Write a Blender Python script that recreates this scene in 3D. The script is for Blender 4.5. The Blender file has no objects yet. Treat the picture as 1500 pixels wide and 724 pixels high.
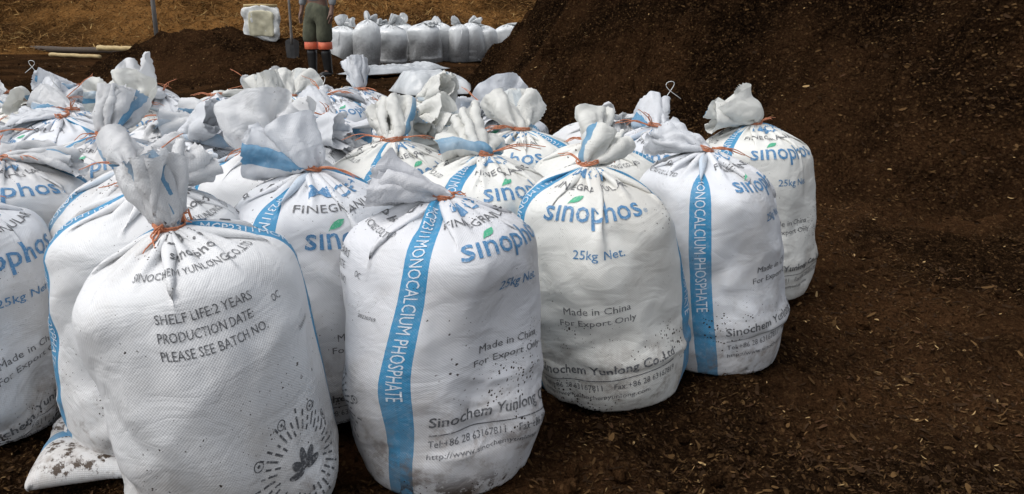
import bpy, bmesh, math, random
import numpy as np
from mathutils import Vector, Matrix

# ------------------------------------------------------------------ camera, sky, sun, exposure
SC = bpy.context.scene
COL = SC.collection
CAM_H, FPX, CX, CY = 0.86, 1177.0, 750.0, 362.0      # camera height; focal length in photo pixels (1500 x 724)
PITCH = math.atan2(342.0, FPX)
SN, CS = math.sin(PITCH), math.cos(PITCH)
cam = bpy.data.cameras.new('camera')
cam.sensor_width = 36.0; cam.lens = 36.0*FPX/1500.0; cam.clip_start = 0.05; cam.clip_end = 600.0
cam_ob = bpy.data.objects.new('camera', cam); COL.objects.link(cam_ob)
cam_ob.location = (0, 0, CAM_H); cam_ob.rotation_euler = (math.pi/2-PITCH, 0, 0)
SC.camera = cam_ob

SUN_EL, SUN_AZ = 60.0, -118.0           # overcast: a broad soft sun high up, from behind the camera's left shoulder
w = bpy.data.worlds.new('World'); SC.world = w; w.use_nodes = True
nt = w.node_tree; bg = nt.nodes['Background']
sky = nt.nodes.new('ShaderNodeTexSky'); sky.sky_type = 'NISHITA'; sky.sun_disc = False
sky.sun_elevation = math.radians(SUN_EL); sky.sun_rotation = math.radians(SUN_AZ)
sky.air_density = 1.0; sky.dust_density = 3.0; sky.ozone_density = 1.0
hs = nt.nodes.new('ShaderNodeHueSaturation'); hs.inputs['Saturation'].default_value = 0.28
nt.links.new(sky.outputs[0], hs.inputs['Color']); nt.links.new(hs.outputs[0], bg.inputs[0])
bg.inputs[1].default_value = 0.15
sl = bpy.data.lights.new('sun', 'SUN'); sl.energy = 0.9; sl.angle = math.radians(40); sl.color = (1.0, 0.97, 0.93)
so = bpy.data.objects.new('sun', sl); COL.objects.link(so)
_az, _el = math.radians(SUN_AZ), math.radians(SUN_EL)
_d = Vector((math.sin(_az)*math.cos(_el), math.cos(_az)*math.cos(_el), math.sin(_el)))   # towards the sun
so.rotation_euler = _d.to_track_quat('Z', 'Y').to_euler(); so.location = (0, 0, 8)
SC.view_settings.view_transform = 'Standard'; SC.view_settings.look = 'None'
SC.view_settings.exposure = 0.47; SC.view_settings.gamma = 1.0
SC.cycles.max_bounces = 6; SC.cycles.diffuse_bounces = 3; SC.cycles.transparent_max_bounces = 8

def at(px, py, Y):
    """point of world distance Y on the line of sight through a pixel of the photograph"""
    X = (px-CX)/FPX; v = (py-CY)/FPX
    d = Vector((X, CS - v*SN, -SN - v*CS))
    return Vector((0, 0, CAM_H)) + d*(Y/d.y)
def on_ground(px, py, z=0.0):
    X = (px-CX)/FPX; v = (py-CY)/FPX
    d = Vector((X, CS - v*SN, -SN - v*CS))
    return Vector((0, 0, CAM_H)) + d*((z-CAM_H)/d.z)

# ------------------------------------------------------------------ helpers
random.seed(11)
RNG = np.random.default_rng(7)
def tag(o, label=None, cat=None, group=None, kind=None):
    if label: o['label'] = label
    if cat: o['category'] = cat
    if group: o['group'] = group
    if kind: o['kind'] = kind
    return o
def link(name, me, parent=None, loc=None):
    o = bpy.data.objects.new(name, me); COL.objects.link(o)
    if parent is not None: o.parent = parent
    if loc is not None: o.location = loc
    return o
def empty(name, loc=(0, 0, 0), rz=0.0):
    o = bpy.data.objects.new(name, None); COL.objects.link(o); o.location = loc; o.rotation_euler = (0, 0, rz)
    o.empty_display_size = 0.1
    return o
def np_mesh(name, V, F, mats, smooth=True, midx=None, uv=None):
    """mesh from an (n,3) array and an (m,4) or (m,3) array or a list of those"""
    me = bpy.data.meshes.new(name)
    Fs = F if isinstance(F, list) else [F]
    tot = np.concatenate([np.full(len(f), f.shape[1]) for f in Fs]).astype(np.int32)
    idx = np.concatenate([f.ravel() for f in Fs]).astype(np.int32)
    me.vertices.add(len(V)); me.vertices.foreach_set('co', np.ascontiguousarray(V, np.float32).ravel())
    me.loops.add(len(idx)); me.loops.foreach_set('vertex_index', idx)
    me.polygons.add(len(tot))
    me.polygons.foreach_set('loop_start', (np.cumsum(tot)-tot).astype(np.int32))
    me.polygons.foreach_set('loop_total', tot)
    if midx is not None: me.polygons.foreach_set('material_index', midx.astype(np.int32))
    if uv is not None:
        l = me.uv_layers.new(name='UVMap'); l.data.foreach_set('uv', np.ascontiguousarray(uv, np.float32).ravel())
    me.polygons.foreach_set('use_smooth', np.full(len(tot), smooth))
    for m in mats: me.materials.append(m)
    me.update(calc_edges=True); me.validate()
    return me
def grid_faces(nv, nu, wrap=False):
    i = np.arange(nv-1)[:, None]*nu; j = np.arange(nu if wrap else nu-1)[None]
    k = (j+1) % nu
    return np.stack([i+j, i+k, i+nu+k, i+nu+j], -1).reshape(-1, 4)
def vnoise(x, y, seed=0):
    xi = np.floor(x).astype(np.int64); yi = np.floor(y).astype(np.int64); fx = x-xi; fy = y-yi
    fx = fx*fx*fx*(fx*(fx*6-15)+10); fy = fy*fy*fy*(fy*(fy*6-15)+10)
    def h(a, b):
        n = (a*374761393 + b*668265263 + seed*974711) & 0x7fffffff
        n = ((n ^ (n >> 13))*1274126177) & 0x7fffffff
        return ((n ^ (n >> 16)) & 0xffff)/32767.5 - 1
    return (h(xi, yi)*(1-fx)+h(xi+1, yi)*fx)*(1-fy)+(h(xi, yi+1)*(1-fx)+h(xi+1, yi+1)*fx)*fy
def fbm(x, y, sc, octv=4, seed=0):
    r = 0; a = 1.0
    for k in range(octv):
        c, s = math.cos(k*1.3), math.sin(k*1.3)
        r = r + a*vnoise((x*c-y*s)/sc*2**k+17*k, (x*s+y*c)/sc*2**k-9*k, seed+k); a *= 0.5
    return r
def tube(pts, rad, nseg=6):
    """verts, faces of a round tube along pts with radius per point"""
    pts = [Vector(p) for p in pts]; V = []; F = []; up = Vector((0.31, 0.2, 0.93))
    for i, p in enumerate(pts):
        t = (pts[min(i+1, len(pts)-1)]-pts[max(i-1, 0)]).normalized()
        a = t.cross(up); a = a.normalized() if a.length > 1e-4 else Vector((1, 0, 0)); b = t.cross(a)
        r = rad[i] if hasattr(rad, '__len__') else rad
        for k in range(nseg):
            an = 2*math.pi*k/nseg; V.append(p+a*(r*math.cos(an))+b*(r*math.sin(an)))
    n = len(pts)
    for i in range(n-1):
        for k in range(nseg): F.append((i*nseg+k, i*nseg+(k+1) % nseg, (i+1)*nseg+(k+1) % nseg, (i+1)*nseg+k))
    F.append(tuple(range(nseg))[::-1]); F.append(tuple((n-1)*nseg+k for k in range(nseg)))
    return V, F
def py_mesh(name, parts, mats, smooth=True):
    V = []; F = []; M = []
    for p in parts:
        v, f = p[0], p[1]; o = len(V); V += [tuple(q) for q in v]; F += [tuple(i+o for i in g) for g in f]; M += [p[2] if len(p) > 2 else 0]*len(f)
    me = bpy.data.meshes.new(name); me.from_pydata(V, [], F)
    for m in mats: me.materials.append(m)
    me.polygons.foreach_set('material_index', M)
    me.polygons.foreach_set('use_smooth', [smooth]*len(F)); me.update()
    return me

# ------------------------------------------------------------------ materials
def new_mat(name, rough=0.8, col=(0.5, 0.5, 0.5)):
    m = bpy.data.materials.new(name); m.use_nodes = True
    b = m.node_tree.nodes['Principled BSDF']; b.inputs['Roughness'].default_value = rough
    b.inputs['Base Color'].default_value = (*col, 1)
    return m, m.node_tree, b
class NT:
    """tiny node-graph writer"""
    def __init__(s, nt): s.nt = nt
    def n(s, typ, **kw):
        x = s.nt.nodes.new(typ)
        for k, v in kw.items(): setattr(x, k, v)
        return x
    def put(s, sock, v):
        if isinstance(v, bpy.types.NodeSocket): s.nt.links.new(v, sock)
        elif isinstance(v, (tuple, list)) and len(v) == 3 and sock.type == 'RGBA': sock.default_value = (*v, 1)
        else: sock.default_value = v
    def math(s, op, a, b=0.0, c=0.0, clamp=False):
        x = s.n('ShaderNodeMath', operation=op, use_clamp=clamp)
        for i, v in enumerate((a, b, c)): s.put(x.inputs[i], v)
        return x.outputs[0]
    def mix(s, f, a, b, blend='MIX'):
        x = s.n('ShaderNodeMix', data_type='RGBA', blend_type=blend)
        s.put(x.inputs[0], f); s.put(x.inputs[6], a); s.put(x.inputs[7], b)
        return x.outputs[2]
    def noise(s, vec, scale, detail=3.0, rough=0.5, dist=0.0):
        x = s.n('ShaderNodeTexNoise'); s.put(x.inputs['Vector'], vec); x.inputs['Scale'].default_value = scale
        x.inputs['Detail'].default_value = detail; x.inputs['Roughness'].default_value = rough; x.inputs['Distortion'].default_value = dist
        return x.outputs[0]
    def ramp(s, f, stops, interp='LINEAR'):
        x = s.n('ShaderNodeValToRGB'); s.put(x.inputs[0], f); r = x.color_ramp; r.interpolation = interp
        while len(r.elements) < len(stops): r.elements.new(0.5)
        for e, (p, c) in zip(r.elements, stops): e.position = p; e.color = (*c, 1) if len(c) == 3 else c
        return x.outputs[0]
    def step(s, x, lo, hi): 
        y = s.n('ShaderNodeMapRange', interpolation_type='SMOOTHSTEP'); s.put(y.inputs[0], x)
        y.inputs[1].default_value = lo; y.inputs[2].default_value = hi
        return y.outputs[0]
    def bump(s, h, strength, dist, normal=None):
        x = s.n('ShaderNodeBump'); s.put(x.inputs['Height'], h); x.inputs['Strength'].default_value = strength
        x.inputs['Distance'].default_value = dist
        if normal is not None: s.put(x.inputs['Normal'], normal)
        return x.outputs[0]

P, L, TT = 1.14, 0.890, 0.785          # girth of the sack cloth, its length, and the height of the tie along it

def fabric_material(name, top):
    m, nt, b = new_mat(name, 0.52)
    g = NT(nt)
    uv = g.n('ShaderNodeUVMap').outputs[0]
    sx = g.n('ShaderNodeSeparateXYZ'); g.put(sx.inputs[0], uv); S, T = sx.outputs[0], sx.outputs[1]
    oi = g.n('ShaderNodeObjectInfo')
    rnd = g.math('MULTIPLY', oi.outputs['Random'], 37.0)
    # offset vector that differs from sack to sack
    cv = g.n('ShaderNodeCombineXYZ'); g.put(cv.inputs[0], S); g.put(cv.inputs[1], T); g.put(cv.inputs[2], rnd)
    V = cv.outputs[0]
    base = oi.outputs['Color']
    # faint greying from handling
    soil = g.noise(V, 7.0, 4.0, 0.6)
    col = g.mix(g.math('MULTIPLY', g.step(soil, 0.45, 0.8), 0.22 if not top else 0.06), base, (0.50, 0.47, 0.43))
    # two printed blue bands down the folds
    d = g.math('MINIMUM', g.math('ABSOLUTE', g.math('SUBTRACT', g.math('MODULO', g.math('ADD', S, P/2+P), P), P/2)), g.math('ABSOLUTE', g.math('SUBTRACT', S, 0.485)))
    wob = g.math('MULTIPLY', g.math('SUBTRACT', g.noise(V, 60.0, 2.0), 0.5), 0.0012)
    band = g.math('LESS_THAN', g.math('ADD', d, wob), 0.0255)
    geo = g.n('ShaderNodeNewGeometry')
    wear = g.step(g.noise(V, 90.0, 3.0, 0.7), 0.30, 0.52)
    inside = g.math('SUBTRACT', 1.0, g.math('MULTIPLY', geo.outputs['Backfacing'], 0.72))
    bandf = g.math('MULTIPLY', g.math('MULTIPLY', band, inside), g.math('ADD', 0.86, g.math('MULTIPLY', wear, 0.14)))
    if top: bandf = g.math('MULTIPLY', bandf, g.math('ADD', 0.12, g.math('MULTIPLY', g.step(g.noise(V, 3.0, 2.0), 0.35, 0.62), 0.75)))
    col = g.mix(bandf, col, (0.035, 0.255, 0.47))
    # woven tapes: alternating warp and weft squares about 2.6 mm wide
    k = 2*math.pi/0.0052
    wv = g.math('MULTIPLY', g.math('SINE', g.math('MULTIPLY', S, k)), g.math('SINE', g.math('MULTIPLY', T, k)))
    col = g.mix(g.math('MULTIPLY', g.math('ADD', wv, 1.0), 0.05), col, (0.25, 0.25, 0.26))
    # specks and smears of compost, thicker low down
    low = g.step(T, 0.42, 0.14)
    v2 = g.n('ShaderNodeVectorMath', operation='MULTIPLY_ADD'); g.put(v2.inputs[0], V); v2.inputs[1].default_value = (1, 1, 1); v2.inputs[2].default_value = (3.1, 1.7, 0)
    vd = g.n('ShaderNodeTexVoronoi'); g.put(vd.inputs['Vector'], v2.outputs[0]); vd.inputs['Scale'].default_value = 165.0
    clus = g.noise(V, 5.0, 3.0, 0.65)
    thr = g.math('MULTIPLY', g.step(clus, 0.43 if not top else 0.60, 0.80), 0.25)
    sc1 = g.n('ShaderNodeSeparateColor'); g.put(sc1.inputs[0], vd.outputs['Color']); pick = g.step(sc1.outputs[0], 0.35, 0.95)
    jag = g.math('MULTIPLY', g.math('SUBTRACT', g.noise(V, 300.0, 3.0, 0.7), 0.5), 0.55)
    spk = g.math('LESS_THAN', g.math('ADD', vd.outputs['Distance'], jag), g.math('MULTIPLY', g.math('MULTIPLY', pick, 1.7), g.math('ADD', thr, g.math('MULTIPLY', g.math('MULTIPLY', low, g.step(clus, 0.46, 0.74)), 0.20))))
    vd3 = g.n('ShaderNodeTexVoronoi'); g.put(vd3.inputs['Vector'], V); vd3.inputs['Scale'].default_value = 52.0
    big = g.math('LESS_THAN', g.math('ADD', vd3.outputs['Distance'], jag), g.math('MULTIPLY', g.step(g.noise(v2.outputs[0], 6.0, 2.0), 0.56, 0.8), 0.22))
    smear = g.math('MULTIPLY', g.math('MULTIPLY', g.step(g.noise(V, 16.0, 5.0, 0.7), 0.48, 0.68), g.step(T, 0.40, 0.12)), 0.70)
    col = g.mix(smear, col, (0.13, 0.09, 0.065))
    hand = g.math('MULTIPLY', g.step(g.noise(v2.outputs[0], 3.2, 5.0, 0.7), 0.50, 0.68), 0.30 if not top else 0.06)
    col = g.mix(hand, col, (0.36, 0.32, 0.27))
    stain = g.math('MULTIPLY', g.math('MULTIPLY', g.step(T, 0.36, 0.13), g.step(g.noise(V, 9.0, 5.0, 0.7), 0.25, 0.75)), 0.42)
    col = g.mix(stain, col, (0.30, 0.24, 0.18))
    mud = g.math('MULTIPLY', g.step(g.noise(V, 13.0, 6.0, 0.75), 0.50, 0.56), g.step(T, 0.135, 0.06))
    col = g.mix(mud, col, (0.060, 0.040, 0.026))
    col = g.mix(g.math('MAXIMUM', spk, big), col, (0.035, 0.024, 0.017))
    g.put(b.inputs['Base Color'], col)
    b.inputs['Specular IOR Level'].default_value = 0.35
    # creases: long soft wrinkles, then crumples, then the weave
    st = g.n('ShaderNodeVectorMath', operation='MULTIPLY'); g.put(st.inputs[0], V); st.inputs[1].default_value = (0.7, 1.1, 1)
    c1 = g.noise(st.outputs[0], 16.0, 3.0, 0.5, 0.8)
    c1 = g.math('ABSOLUTE', g.math('SUBTRACT', c1, 0.5))
    c2 = g.noise(V, 42.0, 3.0, 0.55, 0.4)
    n1 = g.bump(c1, 0.18 if not top else 0.35, 0.03)
    n2 = g.bump(c2, 0.20 if not top else 0.30, 0.006, n1)
    n3 = g.bump(wv, 0.30, 0.0007, n2)
    g.put(b.inputs['Normal'], n3)
    # a little light comes through the thin cloth
    tr = g.n('ShaderNodeBsdfTranslucent'); g.put(tr.inputs[0], col); g.put(tr.inputs[1], n3)
    ms = g.n('ShaderNodeMixShader'); ms.inputs[0].default_value = 0.24 if top else 0.05
    out = nt.nodes['Material Output']
    nt.links.new(b.outputs[0], ms.inputs[1]); nt.links.new(tr.outputs[0], ms.inputs[2]); nt.links.new(ms.outputs[0], out.inputs[0])
    return m
def ink_material(name, col, wearcol, amt):
    m, nt, b = new_mat(name, 0.5); g = NT(nt)
    uv = g.n('ShaderNodeUVMap').outputs[0]
    wear = g.step(g.noise(uv, 130.0, 4.0, 0.75), 0.50, 0.66)
    k = 2*math.pi/0.0052
    sx = g.n('ShaderNodeSeparateXYZ'); g.put(sx.inputs[0], uv)
    wv = g.math('MULTIPLY', g.math('SINE', g.math('MULTIPLY', sx.outputs[0], k)), g.math('SINE', g.math('MULTIPLY', sx.outputs[1], k)))
    f = g.math('MULTIPLY', wear, amt)
    f = g.math('ADD', f, g.math('MULTIPLY', g.math('ADD', wv, 1.0), 0.05))
    g.put(b.inputs['Base Color'], g.mix(f, col, wearcol))
    g.put(b.inputs['Normal'], g.bump(wv, 0.3, 0.0007))
    return m
M_BODY = fabric_material('woven_sack_cloth', False)
M_TOP = fabric_material('woven_sack_cloth_gathered', True)
M_INK_BLUE = ink_material('blue_ink', (0.035, 0.18, 0.37), (0.6, 0.64, 0.68), 0.55)
M_INK_DARK = ink_material('dark_ink', (0.065, 0.068, 0.075), (0.6, 0.6, 0.6), 0.6)
M_INK_GREEN = ink_material('green_ink', (0.03, 0.36, 0.19), (0.6, 0.65, 0.6), 0.4)
M_INK_WHITE = ink_material('white_ink', (0.62, 0.67, 0.72), (0.2, 0.4, 0.6), 0.5)

def soil_material(name, dark, mid, light, scale=1.0, chips=True, bumpk=1.0):
    m, nt, b = new_mat(name, 0.92); g = NT(nt)
    tc = g.n('ShaderNodeTexCoord').outputs['Object']
    big = g.noise(tc, 1.3*scale, 4.0, 0.6, 0.3)
    fine = g.noise(tc, 38.0*scale, 5.0, 0.7)
    c = g.mix(g.step(big, 0.40, 0.62), tuple(q*0.72 for q in dark), tuple(q*w_ for q, w_ in zip(mid, (1.18, 1.08, 1.0))))
    c = g.mix(g.math('MULTIPLY', g.step(fine, 0.5, 0.75), 0.8), c, light)
    grit = g.noise(tc, 130.0*scale, 3.0, 0.8)
    c = g.mix(g.step(grit, 0.42, 0.30), c, tuple(q*0.45 for q in dark))
    c = g.mix(g.math('MULTIPLY', g.step(grit, 0.56, 0.72), 0.75), c, tuple(q*1.15 for q in light))
    vf = g.n('ShaderNodeTexVoronoi'); 
    wv = g.n('ShaderNodeVectorMath', operation='MULTIPLY'); g.put(wv.inputs[0], tc); wv.inputs[1].default_value = (1, 0.45, 1)
    g.put(vf.inputs['Vector'], wv.outputs[0]); vf.inputs['Scale'].default_value = 95.0*scale
    sep = g.n('ShaderNodeSeparateColor'); g.put(sep.inputs[0], vf.outputs['Color'])
    if chips:
        isc = g.math('MULTIPLY', g.math('GREATER_THAN', sep.outputs[0], 0.66), g.math('LESS_THAN', g.math('ADD', vf.outputs['Distance'], g.math('MULTIPLY', g.math('SUBTRACT', fine, 0.5), 0.5)), 0.40))
        c = g.mix(g.math('MULTIPLY', isc, 0.75), c, g.ramp(sep.outputs[1], [(0.0, (0.0234, 0.0128, 0.0067)), (0.55, (0.0650, 0.0351, 0.0158)), (0.9, (0.1105, 0.0607, 0.0270)), (1.0, (0.20, 0.12, 0.05))]))
    g.put(b.inputs['Base Color'], c)
    b.inputs['Specular IOR Level'].default_value = 0.0
    n1 = g.bump(fine, 1.0*bumpk, 0.045/scale)
    n1 = g.bump(grit, 0.8*bumpk, 0.012/scale, n1)
    n2 = g.bump(g.noise(tc, 9.0*scale, 4.0, 0.65), 0.8*bumpk, 0.09/scale, n1)
    n3 = g.bump(vf.outputs['Distance'], 0.45*bumpk, 0.012/scale, n2)
    g.put(b.inputs['Normal'], n3)
    return m
M_GROUND = soil_material('dark_compost_ground', (0.0210, 0.0115, 0.0061), (0.0458, 0.0244, 0.0118), (0.1061, 0.0570, 0.0259))
M_HEAP = soil_material('dark_compost_heap', (0.0140, 0.0078, 0.0045), (0.0356, 0.0192, 0.0095), (0.0938, 0.0508, 0.0232), 0.7, True, 1.3)
M_SOIL_FAR = soil_material('dark_soil', (0.0185, 0.0103, 0.0059), (0.0426, 0.0229, 0.0114), (0.1065, 0.0576, 0.0260), 0.5)
M_STRAW_BED = soil_material('brown_straw_bed', (0.0527, 0.0259, 0.0105), (0.1976, 0.1036, 0.0354), (0.3367, 0.1903, 0.0725), 0.22, True)
def tone_material(name, rough=0.85):
    m, nt, b = new_mat(name, rough); g = NT(nt)
    a = g.n('ShaderNodeAttribute', attribute_name='tone')
    g.put(b.inputs['Base Color'], a.outputs['Color'])
    b.inputs['Specular IOR Level'].default_value = 0.03
    return m
M_CHIP = tone_material('wood_chip')
M_STRAW = tone_material('dry_straw')
def noisy(name, c1, c2, scale, rough=0.7, bump=0.3, dist=0.01, stretch=(1, 1, 1)):
    m, nt, b = new_mat(name, rough); g = NT(nt)
    tc = g.n('ShaderNodeTexCoord').outputs['Object']
    v = g.n('ShaderNodeVectorMath', operation='MULTIPLY'); g.put(v.inputs[0], tc); v.inputs[1].default_value = stretch
    f = g.noise(v.outputs[0], scale, 4.0, 0.6)
    g.put(b.inputs['Base Color'], g.mix(g.step(f, 0.3, 0.7), c1, c2)); g.put(b.inputs['Normal'], g.bump(f, bump, dist))
    return m
M_TWINE = noisy('red_brown_raffia', (0.40, 0.12, 0.05), (0.60, 0.25, 0.13), 220, 0.6, 0.5, 0.002)
M_THREAD, _, _ = new_mat('white_thread', 0.6, (0.7, 0.7, 0.68))
# ------------------------------------------------------------------ the setting: ground, compost heap, straw bank, far trees
def stretch(a0, a1, step, lo, hi, n):
    mid = np.arange(a0, a1, step)
    l = a0-np.geomspace(step, a0-lo, n)[::-1]; r = mid[-1]+np.geomspace(step, hi-mid[-1], n)
    return np.concatenate([l, mid, r])
HC = (6.3, 9.1); HR = 7.2                                   # compost heap: centre and foot radius
def heap_z(x, y):
    d = np.hypot(x-HC[0], y-HC[1]); an = np.arctan2(y-HC[1], x-HC[0])
    r = HR + 0.28*np.sin(3*an+0.6) + 0.16*np.sin(7*an+2.0) + 0.20*fbm(x, y, 1.6, 3, 41)
    e = r-d
    z = 0.98*np.maximum(e, 0) - 0.03*np.maximum(e, 0)**2
    z = np.where(e > 0, np.sqrt(z*z+0.12**2)-0.12, e*0.35)   # a soft toe
    z = np.minimum(z, 2.6+0.1*z)
    m = np.clip(e*1.2, 0, 1)
    return z + m*(0.24*fbm(x, y, 1.9, 3, 5)+0.17*(0.55-np.abs(fbm(x, y, 0.6, 3, 6)))+0.085*fbm(x, y, 0.24, 3, 8)+0.045*np.abs(fbm(x, y, 0.11, 2, 9)))
def ground_z(x, y):
    near = np.clip(1.6-np.maximum(np.abs(x)-2, 0)*0.3-np.maximum(y-4, 0)*0.15, 0.15, 1)
    z = 0.036*fbm(x, y, 0.8, 3, 1) + near*(0.022*fbm(x, y, 0.17, 3, 2) + 0.015*np.abs(fbm(x, y, 0.055, 2, 3)))
    # hollows and rises of the yard between the sacks and the straw
    z = z + np.clip((y-4.5)/3, 0, 1)*np.clip((40-y)/20, 0, 1)*0.07*fbm(x, y, 2.6, 3, 21)
    return z - 0.020
xs = stretch(-2.2, 3.1, 0.0155, -170, 170, 52); ys = stretch(0.75, 4.6, 0.0155, -60, 260, 52)
X, Y = np.meshgrid(xs, ys)
me = np_mesh('ground', np.stack([X, Y, ground_z(X, Y)], -1).reshape(-1, 3), grid_faces(len(ys), len(xs)), [M_GROUND])
tag(link('ground', me), kind='structure')

xs = np.concatenate([np.arange(-1.6, 7.0, 0.026), np.arange(7.0, 13.5, 0.09)]); ys = np.concatenate([np.arange(1.6, 10.0, 0.026), np.arange(10.0, 16.2, 0.09)])
X, Y = np.meshgrid(xs, ys)
me = np_mesh('compost_heap', np.stack([X, Y, heap_z(X, Y)], -1).reshape(-1, 3), grid_faces(len(ys), len(xs)), [M_HEAP])
tag(link('compost_heap', me), 'huge dark brown compost heap sloping up behind the white sacks', 'compost heap')

def bank_z(x, y):
    t = np.clip((y-17.0-0.8*np.sin(x*0.5)-0.06*(x+8))/11, 0, 1); t = t*t*(3-2*t)
    top = np.where(x < -2.0, 2.6, 2.6-(x+2.0)*0.42); top = np.maximum(top, 1.0)
    return t*top + np.clip(t*4, 0, 1)*(0.20*fbm(x, y, 2.2, 4, 31)+0.05*fbm(x, y, 0.4, 3, 32)) - 0.12*(1-np.clip(t*14, 0, 1))
xs = np.arange(-24, 9, 0.14); ys = np.arange(14.5, 48, 0.14)
X, Y = np.meshgrid(xs, ys)
me = np_mesh('straw_bank', np.stack([X, Y, bank_z(X, Y)], -1).reshape(-1, 3), grid_faces(len(ys), len(xs)), [M_STRAW_BED])
tag(link('straw_bank', me), kind='structure')

def mid_heap_z(x, y):
    e = 1-((x+4.35)/2.1)**2-((y-12.6)/1.6)**2
    return np.where(e > 0, 0.62*np.abs(e)**0.9, 0.5*e)*(1+0.22*fbm(x, y, 0.9, 3, 51)) + np.clip(e*4, 0, 1)*0.05*fbm(x, y, 0.22, 3, 52) - 0.02
xs = np.arange(-8.0, -1.2, 0.04); ys = np.arange(10.6, 14.6, 0.04)
X, Y = np.meshgrid(xs, ys)
me = np_mesh('soil_mound', np.stack([X, Y, mid_heap_z(X, Y)], -1).reshape(-1, 3), grid_faces(len(ys), len(xs)), [M_SOIL_FAR])
tag(link('soil_mound', me), 'low mound of dark soil with a shovel stuck in it', 'soil mound')

# loose stuff: flakes of wood and bark, clods, straw
SACK_XY = []          # filled below before the flakes are laid
def flakes(name, x, y, z, size, tones, tilt=0.35, aspect=(0.25, 0.6), nrm=None):
    n = len(x); an = RNG.uniform(0, 2*np.pi, n); ln = size; wd = size*RNG.uniform(aspect[0], aspect[1], n)
    ux = np.stack([np.cos(an), np.sin(an), RNG.normal(0, tilt, n)], -1); ux /= np.linalg.norm(ux, axis=1, keepdims=True)
    N = np.tile([[0, 0, 1.0]], (n, 1)) if nrm is None else nrm
    N = N + RNG.normal(0, tilt, (n, 3)); 
    vx = np.cross(N, ux); vx /= np.linalg.norm(vx, axis=1, keepdims=True); nn = np.cross(ux, vx)
    c = np.stack([x, y, z], -1)
    cu = RNG.normal(0, 0.12, n)
    rows = []
    for a, k, bend in ((-0.5, 0.55, 1), (-0.1, 1.0, 0), (0.25, 0.85, 0.25), (0.5, 0.3, 1)):
        jit = RNG.uniform(0.75, 1.15, n)
        for s in (-0.5, 0.5):
            rows.append(c+ux*(ln*a)[:, None]+vx*(wd*k*s*jit)[:, None]+nn*(ln*cu*bend)[:, None])
    V = np.stack(rows, 1).reshape(-1, 3)
    b = np.arange(n)[:, None]*8
    F = np.concatenate([b+np.array([[2*i, 2*i+1, 2*i+3, 2*i+2]]) for i in range(3)], 1).reshape(-1, 4)
    me = np_mesh(name, V, F, [M_CHIP], smooth=False)
    at_ = me.color_attributes.new('tone', 'FLOAT_COLOR', 'POINT')
    cc = np.ones((n, 8, 4), np.float32); cc[..., :3] = tones[:, None]
    at_.data.foreach_set('color', cc.ravel())
    return me
def chip_tones(n, pale=0.05, mid=0.25):
    r = RNG.random(n)[:, None]; q = RNG.uniform(0.6, 1.4, (n, 1))
    dark = np.array([[0.031, 0.0175, 0.0092]]); tan = np.array([[0.082, 0.046, 0.019]]); pal = np.array([[0.28, 0.185, 0.085]])
    red = np.array([[0.060, 0.031, 0.016]])
    t = np.where(r < pale, pal, np.where(r < pale+mid, tan, np.where(r < pale+mid+0.12, red, dark)))
    return (t*q).astype(np.float32)
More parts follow.
